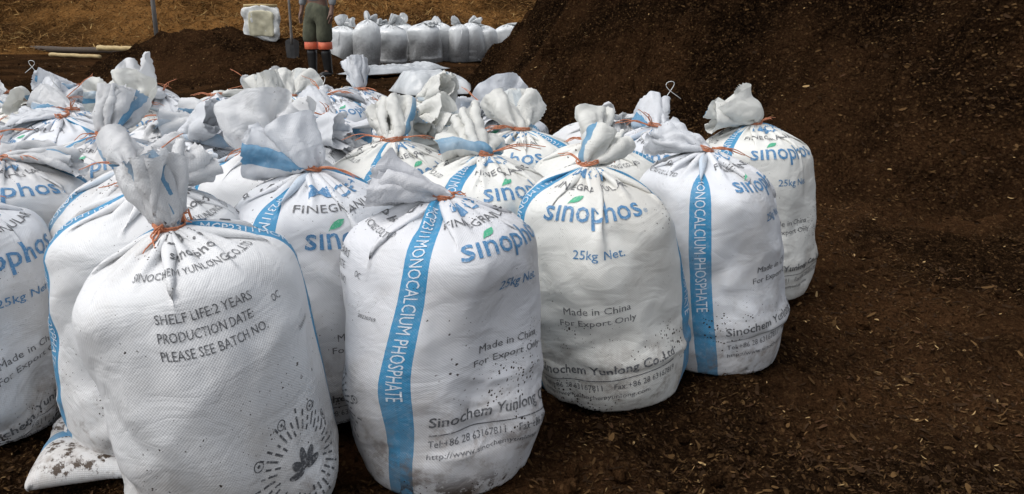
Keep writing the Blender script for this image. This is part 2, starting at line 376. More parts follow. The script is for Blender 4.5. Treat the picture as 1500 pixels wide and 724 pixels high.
def lay_flakes():
    n = 160000
    y = 0.8*np.exp(RNG.random(n)*math.log(5.2/0.8)); x = RNG.uniform(-0.72, 0.72, n)*(y+0.5)+0.0
    cl = fbm(x, y, 0.35, 3, 77)+0.5*fbm(x, y, 0.12, 2, 78)
    keep = RNG.random(n) < np.clip(0.65+0.8*cl, 0.15, 1)
    for (sx, sy) in SACK_XY: keep &= np.hypot(x-sx, y-sy) > 0.15
    keep &= heap_z(x, y) < 0.0
    x, y = x[keep], y[keep]; n = len(x)
    sz = (0.003+0.012*RNG.random(n)**2.5+0.026*RNG.random(n)**22)*(0.7+0.15*y)
    me = flakes('wood_chips', x, y, ground_z(x, y)+0.003+sz*0.06, sz, chip_tones(n, 0.016, 0.30), 0.34, (0.08, 0.48))
    tag(link('wood_chips', me), kind='stuff')
    # on the big heap, and slipping off its foot
    n = 170000
    x = RNG.uniform(-1.4, 7.5, n); y = RNG.uniform(2.2, 12.0, n)
    z = heap_z(x, y); keep = (z > 0.0) & (z < 2.4) & (np.hypot(x, y) < 12)
    keep &= RNG.random(n) < np.clip(0.5+0.6*fbm(x, y, 0.8, 3, 79), 0.1, 1)*np.clip(6.0/np.hypot(x, y), 0.3, 1)
    x, y, z = x[keep], y[keep], z[keep]; n = len(x); h = 0.03
    N = np.stack([-(heap_z(x+h, y)-z)/h, -(heap_z(x, y+h)-z)/h, np.ones(n)], -1); N /= np.linalg.norm(N, axis=1, keepdims=True)
    sz = 0.010+0.030*RNG.random(n)**3
    me = flakes('bark_flakes', x, y, z+0.006, sz, chip_tones(n, 0.03, 0.33)*0.9, 0.35, (0.18, 0.55), N)
    tag(link('bark_flakes', me), kind='stuff')
    # crumbs of soil and bark over the yard behind the sacks
    n = 26000
    y = 4.0*np.exp(RNG.random(n)*math.log(17.0/4.0)); x = RNG.uniform(-0.72, 0.35, n)*(y+0.5)
    keep = (heap_z(x, y) < 0.0) & (RNG.random(n) < np.clip(0.5+0.8*fbm(x, y, 0.9, 3, 83), 0.1, 1)); x, y = x[keep], y[keep]; n = len(x)
    sz = 0.02+0.05*RNG.random(n)**4
    me = flakes('soil_crumbs', x, y, np.maximum(ground_z(x, y), mid_heap_z(x, y))+0.01, sz, chip_tones(n, 0.02, 0.28), 0.45, (0.3, 0.7))
    tag(link('soil_crumbs', me), kind='stuff')
    # clods
    n = 1500
    y = 0.9*np.exp(RNG.random(n)*math.log(5.0/0.9)); x = RNG.uniform(-0.7, 0.72, n)*(y+0.4)
    keep = np.ones(n, bool)
    for (sx, sy) in SACK_XY: keep &= np.hypot(x-sx, y-sy) > 0.2
    keep &= heap_z(x, y) < 0.02
    x, y = x[keep], y[keep]; n = len(x)
    bm = bmesh.new(); bmesh.ops.create_icosphere(bm, subdivisions=2, radius=1.0)
    bv = np.array([v.co for v in bm.verts]); bf = np.array([[v.index for v in f.verts] for f in bm.faces]); bm.free()
    r = 0.004+0.020*RNG.random(n)**6
    sq = RNG.uniform(0.6, 1.2, (n, 1, 3))
    dv = bv[None]*(1+RNG.normal(0, 0.13, (n, len(bv), 1)))*sq*r[:, None, None]
    V = dv+np.stack([x, y, ground_z(x, y)+r*0.35], -1)[:, None]
    F = (bf[None]+np.arange(n)[:, None, None]*len(bv)).reshape(-1, 3)
    tag(link('soil_clods', np_mesh('soil_clods', V.reshape(-1, 3), F, [M_GROUND], smooth=False)), kind='stuff')
    # straw lying over the bank
    n = 80000
    y = 16.5+RNG.random(n)**1.5*22; x = RNG.uniform(-0.72, 0.10, n)*y+RNG.uniform(-1, 1.5, n)
    x0 = x; z = bank_z(x, y); keep = z > 0.02
    keep &= RNG.random(n) < np.clip(0.75+0.8*fbm(x, y, 1.2, 3, 91), 0.12, 1)
    x, y, z = x[keep], y[keep], z[keep]; n = len(x)
    r = RNG.random((n, 1)); q = RNG.uniform(0.6, 1.35, (n, 1))
    t = np.where(r < 0.07, np.array([[0.36, 0.24, 0.095]]), np.where(r < 0.55, np.array([[0.225, 0.125, 0.044]]), np.array([[0.085, 0.040, 0.014]])))*q
    sz = RNG.uniform(0.10, 0.34, n)
    me = flakes('loose_straw', x, y, z+0.03, sz, t.astype(np.float32), 0.45, (0.035, 0.085))
    tag(link('loose_straw', me), kind='stuff')

# a far belt of dark trees behind the straw bank (reads as one mass of green)
def tree_belt():
    m, nt, b = new_mat('far_foliage', 0.7); g = NT(nt)
    f = g.noise(g.n('ShaderNodeTexCoord').outputs['Object'], 1.1, 4.0, 0.6)
    g.put(b.inputs['Base Color'], g.mix(f, (0.02, 0.045, 0.018), (0.06, 0.11, 0.035)))
    n = 16000
    ci = RNG.integers(0, 26, n); cx = np.linspace(-30, 26, 26)[ci]+0.0; hh = (3.0+2.2*np.sin(ci*2.3)**2)
    d = RNG.normal(0, 1, (n, 3)); d /= np.linalg.norm(d, axis=1, keepdims=True); d *= RNG.random((n, 1))**0.4
    x = cx+d[:, 0]*2.0; y = 62+np.sin(ci*5.1)*3+d[:, 1]*1.8; z = hh*0.55+d[:, 2]*hh*0.56+0.2
    sz = RNG.uniform(0.25, 0.6, n)
    me = flakes('far_trees', x, y, z, sz, np.zeros((n, 3)), 0.9, (0.4, 0.8)); me.materials[0] = m
    tag(link('far_trees', me), kind='stuff')
tree_belt()
# ------------------------------------------------------------------ the sacks: a small cloth solver drapes each sack over its filling
def resize(a, v, u):
    V, U = a.shape[:2]
    def cub(f):
        f = f[..., None]; f2 = f*f; f3 = f2*f
        return (-.5*f3+f2-.5*f, 1.5*f3-2.5*f2+1, -1.5*f3+2*f2+.5*f, .5*f3-.5*f2)
    x = np.arange(u)*U/u; i = np.floor(x).astype(int); w = cub((x-i)[None, :, None])
    a = sum(w[k]*a[:, (i+k-1) % U] for k in range(4))
    x = np.linspace(0, V-1, v); i = np.minimum(np.floor(x).astype(int), V-2); w = cub((x-i)[:, None, None])
    return sum(w[k]*a[np.clip(i+k-1, 0, V-1)] for k in range(4)).astype(np.float32)
def drape(vs):
    B = len(vs); g = lambda k, d: np.array([v.get(k, d) for v in vs], np.float32)
    rng = np.random.default_rng(5)
    a = g('a', .180); b = g('b', .168); lx = g('lx', 0); ly = g('ly', 0); H = g('H', .505)
    txy = np.stack([g('tx', 0)+lx, g('ty', 0)+ly], -1); tz = H+g('tz', .032); press = g('press', 2.0); hyd = g('hyd', 6.0); lump = g('lump', 2.0)
    fx = g('fx', 0); fy = g('fy', 0); fz = g('fz', -.3); opn = g('open', .5); ear = g('ear', .15); rx = g('flat', .3); tap = g('taper', 0); zq = g('zq', .80); ruf = g('ruf', 1.0)
    ph = rng.uniform(0, 6.28, (6, B)).astype(np.float32)
    def axis(z): q = (z/.5)**1.5; return lx*q, ly*q
    def collide(X, off=0.0):
        Z = X[..., 2]; z = np.clip(Z, 0, 1); ox, oy = axis(z); dx = X[..., 0]-ox; dy = X[..., 1]-oy
        th = np.arctan2(dy, dx)
        m = 1+lump*(.02*np.sin(2*th+ph[0]+7*z)+.018*np.sin(3*th+ph[1]-12*z)+.018*np.sin(14*z+ph[2]+th))-tap*np.clip((z-.1)/.4, 0, 1)
        A = a*m; Bb = b*m; p = 2.8
        q = (dx/A)**2+(dy/Bb)**2
        zt = H*zq; ht = H-zt; zb = .12; hb = .116
        e = np.where(Z > zt, (Z-zt)/ht, np.where(Z < zb, (Z-zb)/hb, 0)); ae = np.abs(e)
        F = q**(p/2)+ae**p-1
        c = p*q**(p/2-1); gx = c*dx/A**2; gy = c*dy/Bb**2; gz = p*ae**(p-1)*np.sign(e)/np.where(Z > zt, ht, hb)
        n2 = gx*gx+gy*gy+gz*gz+1e-3; n1 = np.sqrt(n2)
        F = F-off*n1
        s = np.minimum(np.where(F < 0, np.minimum(-F, .6)/n2, 0), .02/n1)
        X[..., 0] += s*gx; X[..., 1] += s*gy; X[..., 2] += s*gz
    U, V = 48, 38
    u = np.arange(U)/U; t = np.linspace(0, L, V); th = (2*np.pi*u)[None, :, None]; T = t[:, None, None]*np.ones((1, U, B)); s = np.sin
    pl = s(9*th+ph[3])+s(13*th+ph[4])+.8*s(6*th+ph[5])
    tri = (2*np.abs((u*2) % 2-1)-1)[None, :, None]
    e0 = np.clip(T/.1, 0, 1); e1 = np.clip((T-.5)/(TT-.5), 0, 1); e2 = np.clip((T-TT)/(L-TT), 0, 1)
    R = ((1-e1**1.3*.78)+e2*.75)*(1+.05*pl*np.clip(e1*2, 0, 1)+.16*pl*e2)
    X = np.zeros((V, U, B, 3), np.float32)
    X[..., 0] = (1-e0)*tri*ear+e0*a*1.03*np.cos(th)*R; X[..., 1] = (1-e0)*.002*np.sin(th)+e0*b*1.03*np.sin(th)*R*(1-.6*e2*rx)
    X[..., 2] = np.where(T < .1, 0.0, np.where(T < .5, T-.1, .40+e1*(H+.05-.40)))+e2*(L-TT)*.95
    ox, oy = axis(X[..., 2]); X[..., 0] += ox+fx*.08*e2; X[..., 1] += oy+fy*.08*e2
    X += rng.normal(0, .003, X.shape).astype(np.float32)
    th_ = lambda U: (2*np.pi*np.arange(U)/U)[None, :, None]
    def con(A, Bv, r, k, comp=1.0):
        d = Bv-A; l = np.sqrt((d*d).sum(-1, keepdims=True))+1e-9; c = (l-r)/l*(.5*k)
        if comp < 1: c = np.where(c < 0, c*comp, c)
        d *= c; A += d; Bv -= d
    def stage(X, steps, its, shrink):
        V, U = X.shape[:2]; dx = P/U; dy = L/(V-1); kt = int(round(TT/dy)); dt = .012
        vel = np.zeros_like(X); isr = np.clip((np.arange(V)*dy-TT)/.03, 0, 1)[:, None, None]; below = 1-isr
        G = np.zeros((V, 1, B, 3), np.float32); G[..., 2] = -3
        rf = np.zeros((V, 1, B, 3), np.float32); rf[..., 0] = fx*6; rf[..., 1] = fy*6; rf[..., 2] = fz*5
        G = G*(1-isr[..., None])+rf*isr[..., None]
        PET = .35+1.1*s(4*th_(U)+ph[0])*s(7*th_(U)+ph[1])+.5*s(3*th_(U)+ph[2])
        def sm(n):
            q = rng.normal(0, 1, (V, U, B, 1))
            for _ in range(n): q = (q+np.roll(q, 1, 1)+np.roll(q, -1, 1))/3; q[1:-1] = (q[1:-1]+q[2:]+q[:-2])/3
            return np.clip(q/q.std(), -2, 2)
        amp = .04+.15*isr[..., None]
        RU = (dx*(1+sm(3)*amp)).astype(np.float32); RV = (dy*(1+sm(3)*amp)*(1+(ruf[None, None, :, None]-1)*isr[..., None])).astype(np.float32)
        sc_ = dy*(1+(ruf[None, None, :, None]-1)*isr[..., None]); BV2 = 2*sc_; BV4 = 4*sc_
        def ucon(sh, r, k, comp=1.0):
            f = lambda q: q.reshape(V, U//(2*sh), 2*sh, B, -1)
            Y = f(X); con(Y[:, :, :sh], Y[:, :, sh:], f(r)[:, :, :sh] if sh == 1 else r, k, comp)
            Z = np.roll(X, -sh, 1); Y = f(Z)
            con(Y[:, :, :sh], Y[:, :, sh:], f(np.roll(r, -1, 1))[:, :, :sh] if sh == 1 else r, k, comp)
            X[:] = np.roll(Z, sh, 1)
        def vcon(sh, r, k, comp=1.0):
            for o in range(2*sh):
                i0 = np.arange(o, V-sh, 2*sh); A = X[i0]; Bv = X[i0+sh]
                con(A, Bv, r[i0], k, comp); X[i0] = A; X[i0+sh] = Bv
        def shear(k):
            for sg in (1, -1):
                for o in (0, 1):
                    n = (V-o)//2; A = X[o:o+2*n:2]; Bv = np.roll(X[o+1:o+2*n:2], -sg, 1)
                    con(A, Bv, math.hypot(dx, dy), k); X[o+1:o+2*n:2] = np.roll(Bv, sg, 1)
        for st in range(steps):
            Xp = X.copy(); vel *= .93; vel += G*dt
            if st % 4 == 0:
                N = np.cross(np.roll(X, -1, 1)-np.roll(X, 1, 1), np.gradient(X, axis=0)); N /= np.linalg.norm(N, axis=-1, keepdims=True)+1e-9
            vel += N*((isr*opn*PET*8+below*(press+hyd*np.clip(1-X[..., 2]/.34, 0, 1)))*dt)[..., None]
            X += np.clip(vel*dt, -.01, .01)
            rn = .17*(1-min(1, st/steps/.6))+.02 if shrink else .02
            for it in range(its):
                ucon(1, RU, .9, .9); vcon(1, RV, .9, .9); shear(.45)
                if it % 2 == 0:
                    ucon(2, 2*dx, .25); vcon(2, BV2, .25)
                    if U > 50: ucon(4, 4*dx, .10); vcon(4, BV4, .12)
                for k, rr in ((kt-1, rn*1.15), (kt, rn), (kt+1, rn*1.15)):     # the tie
                    c = X[k].mean(0, keepdims=True); d = X[k]-c; d[..., 2] *= .6
                    l = np.sqrt((d*d).sum(-1, keepdims=True))+1e-9; X[k] = c+d*np.minimum(1, rr/l)
                m = X[kt].mean(0); X[kt-1:kt+2, ..., :2] += (txy-m[:, :2])*.3; X[kt-1:kt+2, ..., 2] += (tz-m[:, 2])*.3
                if it == its-1:                                                 # the cloth does not stretch round the girth
                    W = X[:kt-6]; d = np.roll(W, -1, 1)-W; q = np.minimum(1, P*1.012/np.sqrt((d*d).sum(-1)).sum(1))[:, None, :, None]
                    c = W.mean(1, keepdims=True); W[..., :2] = (c+(W-c)*q)[..., :2]
                W = X[:V//2]; z = np.clip(W[..., 2], 0, 1); ox, oy = axis(z)                      # the hem tucks under, save where a corner sticks out
                lim = 1.04-.12*np.clip(1-z/.11, 0, 1)**2; dx_ = W[..., 0]-ox; dy_ = W[..., 1]-oy
                k = np.minimum(1, lim/(np.sqrt((dx_/a)**2+(dy_/b)**2)+1e-6)); k = np.where((z < .11) & (ear < .2), k, 1)
                W[..., 0] = ox+dx_*k; W[..., 1] = oy+dy_*k
                collide(X[:kt]); collide(X[kt+2:], .02)
                S = X[0]; M = (S+np.roll(S[::-1], 1, 0))*.5; M[..., 2] = np.minimum(M[..., 2], .004); M[..., 0] = np.clip(M[..., 0], -ear, ear); X[0] = M
                np.maximum(X[..., 2], .002, out=X[..., 2])
            vel = np.clip((X-Xp)/dt, -1.5, 1.5); vel = np.where((X[..., 2] < .006)[..., None], vel*.3, vel)
        return X
    X = stage(X, 140, 5, True)
    X = stage(resize(X, 76, 96), 70, 5, False)
    X = stage(resize(X, 152, 192), 22, 4, False)
    return X

# ---- what is printed on the cloth, laid out flat (s along the girth, t up the cloth), cut finely so that it follows the folds
TXT = bpy.data.curves.new('print_source', 'FONT'); TXT.resolution_u = 2
TXT_OB = bpy.data.objects.new('print_source', TXT); COL.objects.link(TXT_OB)
def flat_text(s, bold=0.0, spacing=1.0):
    TXT.body = s; TXT.offset = bold; TXT.space_character = spacing
    dg = bpy.context.evaluated_depsgraph_get(); dg.update()
    ev = TXT_OB.evaluated_get(dg); m = ev.to_mesh()
    V = np.array([v.co[:2] for v in m.vertices]); F = [tuple(p.vertices) for p in m.polygons]
    ev.to_mesh_clear()
    return V, F
def poly(pts): return np.array(pts, float), [tuple(range(len(pts)))]
PRINT = []                 # (V, F, material index)
def cut(V, F, step=0.012):
    bm = bmesh.new(); vs = [bm.verts.new((v[0], v[1], 0)) for v in V]
    for f in F:
        try: bm.faces.new([vs[i] for i in f])
        except ValueError: pass
    for ax in (0, 1):
        lo, hi = V[:, ax].min(), V[:, ax].max(); k = math.floor(lo/step)+1
        while k*step < hi:
            co = [0, 0, 0]; no = [0, 0, 0]; co[ax] = k*step+0.0003; no[ax] = 1
            bmesh.ops.bisect_plane(bm, geom=bm.verts[:]+bm.edges[:]+bm.faces[:], dist=1e-6, plane_co=co, plane_no=no); k += 1
    bmesh.ops.triangulate(bm, faces=bm.faces[:])
    bm.verts.ensure_lookup_table(); bm.verts.index_update()
    V2 = np.array([v.co[:2] for v in bm.verts]); F2 = np.array([[v.index for v in f.verts] for f in bm.faces]); bm.free()
    return V2, F2
def put(VF, s, t, width=None, height=None, mi=2, rot=0.0, align='c', bend=0.0):
    V, F = VF; V = V.copy()
    x0, x1, y0, y1 = V[:, 0].min(), V[:, 0].max(), V[:, 1].min(), V[:, 1].max()
    kx = width/(x1-x0) if width else height/(y1-y0); ky = height/(y1-y0) if height else kx
    ax = {'c': (x0+x1)/2, 'l': x0, 'r': x1}[align]
    V = (V-[ax, (y0+y1)/2])*[kx, ky]
    if bend: V[:, 1] += bend*V[:, 0]**2
    c, sn = math.cos(rot), math.sin(rot)
    V = np.stack([V[:, 0]*c-V[:, 1]*sn+s, V[:, 0]*sn+V[:, 1]*c+t], -1)
    V, F = cut(V, F)
    ar = np.cross(np.c_[V[F[:, 1]]-V[F[:, 0]], np.zeros(len(F))], np.c_[V[F[:, 2]]-V[F[:, 0]], np.zeros(len(F))])[:, 2]
    F = np.where(ar[:, None] < 0, F[:, ::-1], F)
    PRINT.append((V, F, mi))
def ellipse(cx, cy, rx, ry, rot=0, n=14):
    c, s = math.cos(rot), math.sin(rot)
    return [(cx+rx*math.cos(a)*c-ry*math.sin(a)*s, cy+rx*math.cos(a)*s+ry*math.sin(a)*c) for a in np.linspace(0, 2*math.pi, n, endpoint=False)]
def raw(pts, mi):
    V, F = cut(*poly(pts)); 
    ar = np.cross(np.c_[V[F[:, 1]]-V[F[:, 0]], np.zeros(len(F))], np.c_[V[F[:, 2]]-V[F[:, 0]], np.zeros(len(F))])[:, 2]
    PRINT.append((V, np.where(ar[:, None] < 0, F[:, ::-1], F), mi))
def ring(cx, cy, r, wd, mi, n=20):
    for k in range(n):
        a0, a1 = 2*math.pi*k/n, 2*math.pi*(k+1)/n
        raw([(cx+r*math.cos(a0), cy+r*math.sin(a0)), (cx+(r+wd)*math.cos(a0), cy+(r+wd)*math.sin(a0)), (cx+(r+wd)*math.cos(a1), cy+(r+wd)*math.sin(a1)), (cx+r*math.cos(a1), cy+r*math.sin(a1))], mi)
f = 0.215; bk = 3*P/4+0.045
put(flat_text('MCP', 0.02, 1.15), f, 0.715, 0.26, 0.038, 1)
put(flat_text('FINEGRANULAR'), f, 0.664, 0.33, 0.021, 2)
put(flat_text('s\u0131nophos', 0.010), f, 0.590, 0.265, 0.066, 1)
put(flat_text('\u00ae'), f+0.142, 0.581, None, 0.010, 1)
lx0 = f-0.1325+0.052
raw([(lx0, 0.6110), (lx0+0.006, 0.6214), (lx0+0.016, 0.6313), (lx0+0.030, 0.6363), (lx0+0.047, 0.6363), (lx0+0.041, 0.6269), (lx0+0.031, 0.6198), (lx0+0.018, 0.6159), (lx0+0.007, 0.6148)], 3)
put(flat_text('25kg Net.', 0.004), f+0.01, 0.503, 0.118, 0.025, 1)
put(flat_text('Made in China'), f, 0.380, 0.148, 0.0165, 2)
put(flat_text('For Export Only'), f, 0.350, 0.172, 0.019, 2)
put(flat_text('Sinochem Yunlong Co.,Ltd', 0.016), f+0.01, 0.235, 0.350, 0.027, 2)
raw([(f-0.165, 0.2115), (f+0.185, 0.2115), (f+0.185, 0.2135), (f-0.165, 0.2135)], 2)
put(flat_text('Tel:+86 28 63167811    Fax:+86 28 63167819'), f+0.01, 0.196, 0.350, 0.0135, 2)
put(flat_text('http://www.sinochemyunlong.com'), f-0.165, 0.171, 0.27, 0.0135, 2, 0, 'l')
for sc in (0.0, 0.485):
    put(flat_text('MONOCALCIUM PHOSPHATE'), sc, 0.460, 0.33, 0.026, 4, -math.pi/2)
    put(flat_text('MCP2311'), sc, 0.676, 0.085, 0.022, 4, -math.pi/2)
put(flat_text('MCP.S', 0.0, 1.3), bk-.02, 0.715, 0.27, 0.036, 2)
put(flat_text('s\u0131nophos', 0.01), bk+0.02, 0.668, 0.150, 0.026, 2)
put(flat_text('SINOCHEM YUNLONG CO.,LTD'), bk+0.005, 0.632, 0.300, 0.0175, 2)
for k, q in enumerate(('SHELF LIFE:2 YEARS', 'PRODUCTION DATE:', 'PLEASE SEE BATCH NO.')):
    put(flat_text(q), bk-0.098, 0.560-0.027*k, (0.160, 0.152, 0.168)[k], 0.0150, 2, 0, 'l')
put(flat_text('OC'), bk+0.105, 0.535, 0.018, 0.013, 2)
put(flat_text('20220769'), P-0.085, 0.46, 0.045, 0.008, 2)
ex, ey = bk+0.070, 0.248                 # the flower emblem in its ring of rays and little discs
for k, (an, ln) in enumerate(((90, .040), (52, .036), (128, .036), (14, .030), (166, .030))):
    a_ = math.radians(an); raw(ellipse(ex+math.cos(a_)*(ln*0.5+.005), ey-0.018+math.sin(a_)*(ln*0.5+.005), ln*0.5, 0.0078, a_), 2)
for k in range(36):
    a_ = 2*math.pi*k/36+0.05; r0 = 0.050+0.004*(k % 3); r1 = r0+0.010+0.006*((k*7) % 3)
    for r0, r1 in ((r0, r1), (r1+0.006, r1+0.014+0.003*(k % 2))):
        c, s = math.cos(a_), math.sin(a_); wd = 0.0017
        raw([(ex+r0*c+wd*s, ey+r0*s-wd*c), (ex+r1*c+wd*s, ey+r1*s-wd*c), (ex+r1*c-wd*s, ey+r1*s+wd*c), (ex+r0*c-wd*s, ey+r0*s+wd*c)], 2)
for k in range(5):
    a_ = math.radians(20+42*k); cx_, cy_ = ex+0.094*math.cos(a_), ey+0.088*math.sin(a_)
    ring(cx_, cy_, 0.0075, 0.0018, 2, 12); raw(ellipse(cx_, cy_, 0.003, 0.003, 0, 8), 2)
bpy.data.objects.remove(TXT_OB); bpy.data.curves.remove(TXT)
_o = 0; _V = []; _F = []; _M = []
for V_, F_, mi_ in PRINT:
    _V.append(V_); _F.append(F_+_o); _M.append(np.full(len(F_), mi_)); _o += len(V_)
PV = np.concatenate(_V); PF = np.concatenate(_F); PM = np.concatenate(_M)
print('print verts', len(PV), 'faces', len(PF))

T_TIE = 0.75                 # where the tie sits in the flat layout of the printing
def sack_meshes(i, X, twist=0.0, tmin=0.0, dt=0.0):
    """cloth grid (152,192,3) -> body mesh with its printing, gathered top, tie centre"""
    V, U = X.shape[:2]; dy = L/(V-1); kt = int(round(TT/dy))
    X = X.copy()
    # shallow wrinkles pressed into the cloth by the filling and by handling
    s = np.arange(U)*P/U
    seg = np.linalg.norm(np.diff(X, axis=0), axis=-1).mean(1); t = np.concatenate([[0], np.cumsum(seg)]); t = t-t[kt]+T_TIE     # true length along the cloth
    SS, TTg = np.meshgrid(s, t)
    N = np.cross(np.roll(X, -1, 1)-np.roll(X, 1, 1), np.gradient(X, axis=0)); N /= np.linalg.norm(N, axis=-1, keepdims=True)+1e-9
    wx = SS+0.05*fbm(SS, TTg, 0.2, 2, 100+i); wy = TTg+0.06*fbm(SS, TTg, 0.25, 2, 140+i)+0.25*(0.5-((i*37) % 10)/10)*SS
    r = 1-np.abs(fbm(wx*0.35, wy, 0.055, 2, 180+i)); r2 = 1-np.abs(fbm(wx*0.8, wy, 0.10, 2, 220+i))
    e = np.minimum(SS, P-SS)/0.05; fade = np.clip(e, 0, 1)*np.clip((TTg-.1)/0.06, 0, 1)*np.clip((T_TIE-0.10-TTg)/0.1, 0, 1)
    mk = np.clip(0.5+1.2*fbm(SS, TTg, 0.22, 2, 260+i), 0, 1)*np.clip(1.35-TTg/0.5, 0.35, 1)
    rgb_ = np.random.default_rng(500+i); fb_ = 0
    for lam in (0.34, 0.24, 0.17, 0.12, 0.085):
        an = rgb_.uniform(-1.2, 1.2); q = (SS*np.cos(an)+TTg*np.sin(an)+0.03*fbm(SS, TTg, 0.2, 2, 430+i))/lam+rgb_.random()
        fb_ = fb_+lam*(np.abs((q % 1)*2-1)-0.5)*np.clip(0.3+1.5*fbm(SS, TTg, 0.2, 2, 450+i+int(lam*1000)), 0, 1.2)
    X += N*(fb_*0.042*fade)[..., None]
    X += N*((np.clip(r-0.6, 0, 1)*0.012*mk*np.clip(0.25+1.2*fbm(SS, TTg, 0.15, 2, 280+i), 0, 1)+(r2-0.7)*0.005)*fade)[..., None]
    rt = np.clip((TTg-T_TIE-0.012)/0.05, 0, 1)
    rg = np.random.default_rng(900+i); cr = 0
    for lam in (0.13, 0.10, 0.08, 0.06, 0.05, 0.042, 0.034, 0.028):
        an = rg.uniform(-1.1, 1.1); q = (SS*np.cos(an)+TTg*np.sin(an)+0.012*fbm(SS, TTg, 0.1, 2, 330+i))/lam+rg.random()
        cr = cr+lam*(np.abs((q % 1)*2-1)-0.5)*np.clip(0.2+1.6*fbm(SS, TTg, 0.11, 2, 350+i+int(lam*1000)), 0, 1.2)
    X += N*(cr*0.11*rt)[..., None]
    if twist:
        an = twist*(X[..., 2]-0.3)/0.5; c, sn = np.cos(an), np.sin(an); x, y = X[..., 0].copy(), X[..., 1].copy()
        X[..., 0] = x*c-y*sn; X[..., 1] = x*sn+y*c
    N = np.cross(np.roll(X, -1, 1)-np.roll(X, 1, 1), np.gradient(X, axis=0)); N /= np.linalg.norm(N, axis=-1, keepdims=True)+1e-9
    F = grid_faces(V, U, True)
    j = np.arange(U); uvs = np.stack([np.stack([np.tile(j*P/U, V-1), np.repeat(t[:-1], U)], -1),
                                      np.stack([np.tile((j+1)*P/U, V-1), np.repeat(t[:-1], U)], -1),
                                      np.stack([np.tile((j+1)*P/U, V-1), np.repeat(t[1:], U)], -1),
                                      np.stack([np.tile(j*P/U, V-1), np.repeat(t[1:], U)], -1)], 1)
    nb = kt*U
    # printing: bilinear on the grid, a hair above the cloth
    keepv = PV[:, 1] > tmin; kf = keepv[PF].all(1); pf = PF[kf]; pm = PM[kf]
    us = np.unique(pf); inv = np.full(len(PV), -1); inv[us] = np.arange(len(us)); pv = PV[us]; pf = inv[pf]
    su = (pv[:, 0] % P)/P*U; iu = np.floor(su).astype(int); fu = (su-iu)[:, None]; iu %= U; ju = (iu+1) % U
    sv = np.clip(np.interp(pv[:, 1]+dt, t, np.arange(V)), 0, V-1.001); iv = np.floor(sv).astype(int); fv = (sv-iv)[:, None]
    bil = lambda A: (A[iv, iu]*(1-fu)+A[iv, ju]*fu)*(1-fv)+(A[iv+1, iu]*(1-fu)+A[iv+1, ju]*fu)*fv
    pp = bil(X)+bil(N)*0.0011
    # on the pleated shoulder the printing lies on the outer face of the folds (the bands keep to the cloth)
    white = np.zeros(len(pv), bool); white[np.unique(pf[pm == 4])] = True
    NB = 720; env = np.zeros((V, NB, 3)); ang = np.zeros((V, U)); lo = int(np.searchsorted(t, 0.50))
    for k in range(lo, kt):
        q = X[k]; c0 = q.mean(0); d4 = np.concatenate([q+(np.roll(q, -1, 0)-q)*f4 for f4 in np.arange(0, 1, 0.125)])
        th4 = np.arctan2(d4[:, 1]-c0[1], d4[:, 0]-c0[0]); r4 = np.hypot(d4[:, 1]-c0[1], d4[:, 0]-c0[0])
        o4 = np.argsort(r4); bi = ((th4[o4]+np.pi)/(2*np.pi)*NB).astype(int) % NB
        row = np.full((NB, 3), np.nan); row[bi] = d4[o4]
        ok = ~np.isnan(row[:, 0]); xx = np.arange(NB)
        for a3 in range(3): env[k, :, a3] = np.interp(xx, xx[ok], row[ok, a3], period=NB)
        zc_ = np.exp(1j*np.arctan2(q[:, 1]-c0[1], q[:, 0]-c0[0])); kr = np.exp(-0.5*(np.arange(-36, 37)/13.0)**2); kr /= kr.sum()
        sm_ = sum(kr[m+36]*np.roll(zc_, m) for m in range(-36, 37)); ang[k] = np.angle(sm_)
    use = (pv[:, 1]+dt > t[lo]+0.012) & ~white & (iv < kt-1)
    def look(k):
        a0 = ang[k, iu]; a1 = ang[k, ju]; da = (a1-a0+np.pi) % (2*np.pi)-np.pi; ph = a0+da*fu[:, 0]
        b_ = ((ph+np.pi)/(2*np.pi)*NB) % NB; b0 = np.floor(b_).astype(int) % NB; fb = (b_-np.floor(b_))[:, None]
        return env[k, b0]*(1-fb)+env[k, (b0+1) % NB]*fb
    pe = look(iv)*(1-fv)+look(np.minimum(iv+1, V-1))*fv
    cen = X[iv].mean(1); out_ = pe-cen; out_[:, 2] = 0; out_ /= np.linalg.norm(out_, axis=1, keepdims=True)+1e-9
    up_ = np.clip((pv[:, 1]+dt-0.52)/0.15, 0, 1)[:, None]; nn_ = out_*(1-0.6*up_)+np.array([0, 0, 1.0])*up_; nn_ /= np.linalg.norm(nn_, axis=1, keepdims=True)
    pe = pe+nn_*0.0016
    bl = np.clip((pv[:, 1]+dt-t[lo]-0.012)/0.03, 0, 1)[:, None]
    pp = np.where(use[:, None], pp*(1-bl)+pe*bl, pp)
    body = X[:kt+1].reshape(-1, 3)
    puv = (pv+[0, dt])[pf]
    me = np_mesh('sack_body', np.concatenate([body, pp]), [F[:nb], pf+len(body)], [M_BODY, M_INK_BLUE, M_INK_DARK, M_INK_GREEN, M_INK_WHITE], True,
                 np.concatenate([np.zeros(nb), pm]), np.concatenate([uvs[:nb].reshape(-1, 2), puv.reshape(-1, 2)]))
    top = np_mesh('gathered_top', X[kt-1:].reshape(-1, 3), grid_faces(V-kt+1, U, True), [M_TOP], True, None, uvs[(kt-1)*U:].reshape(-1, 2))
    return me, top, X[kt].mean(0), X

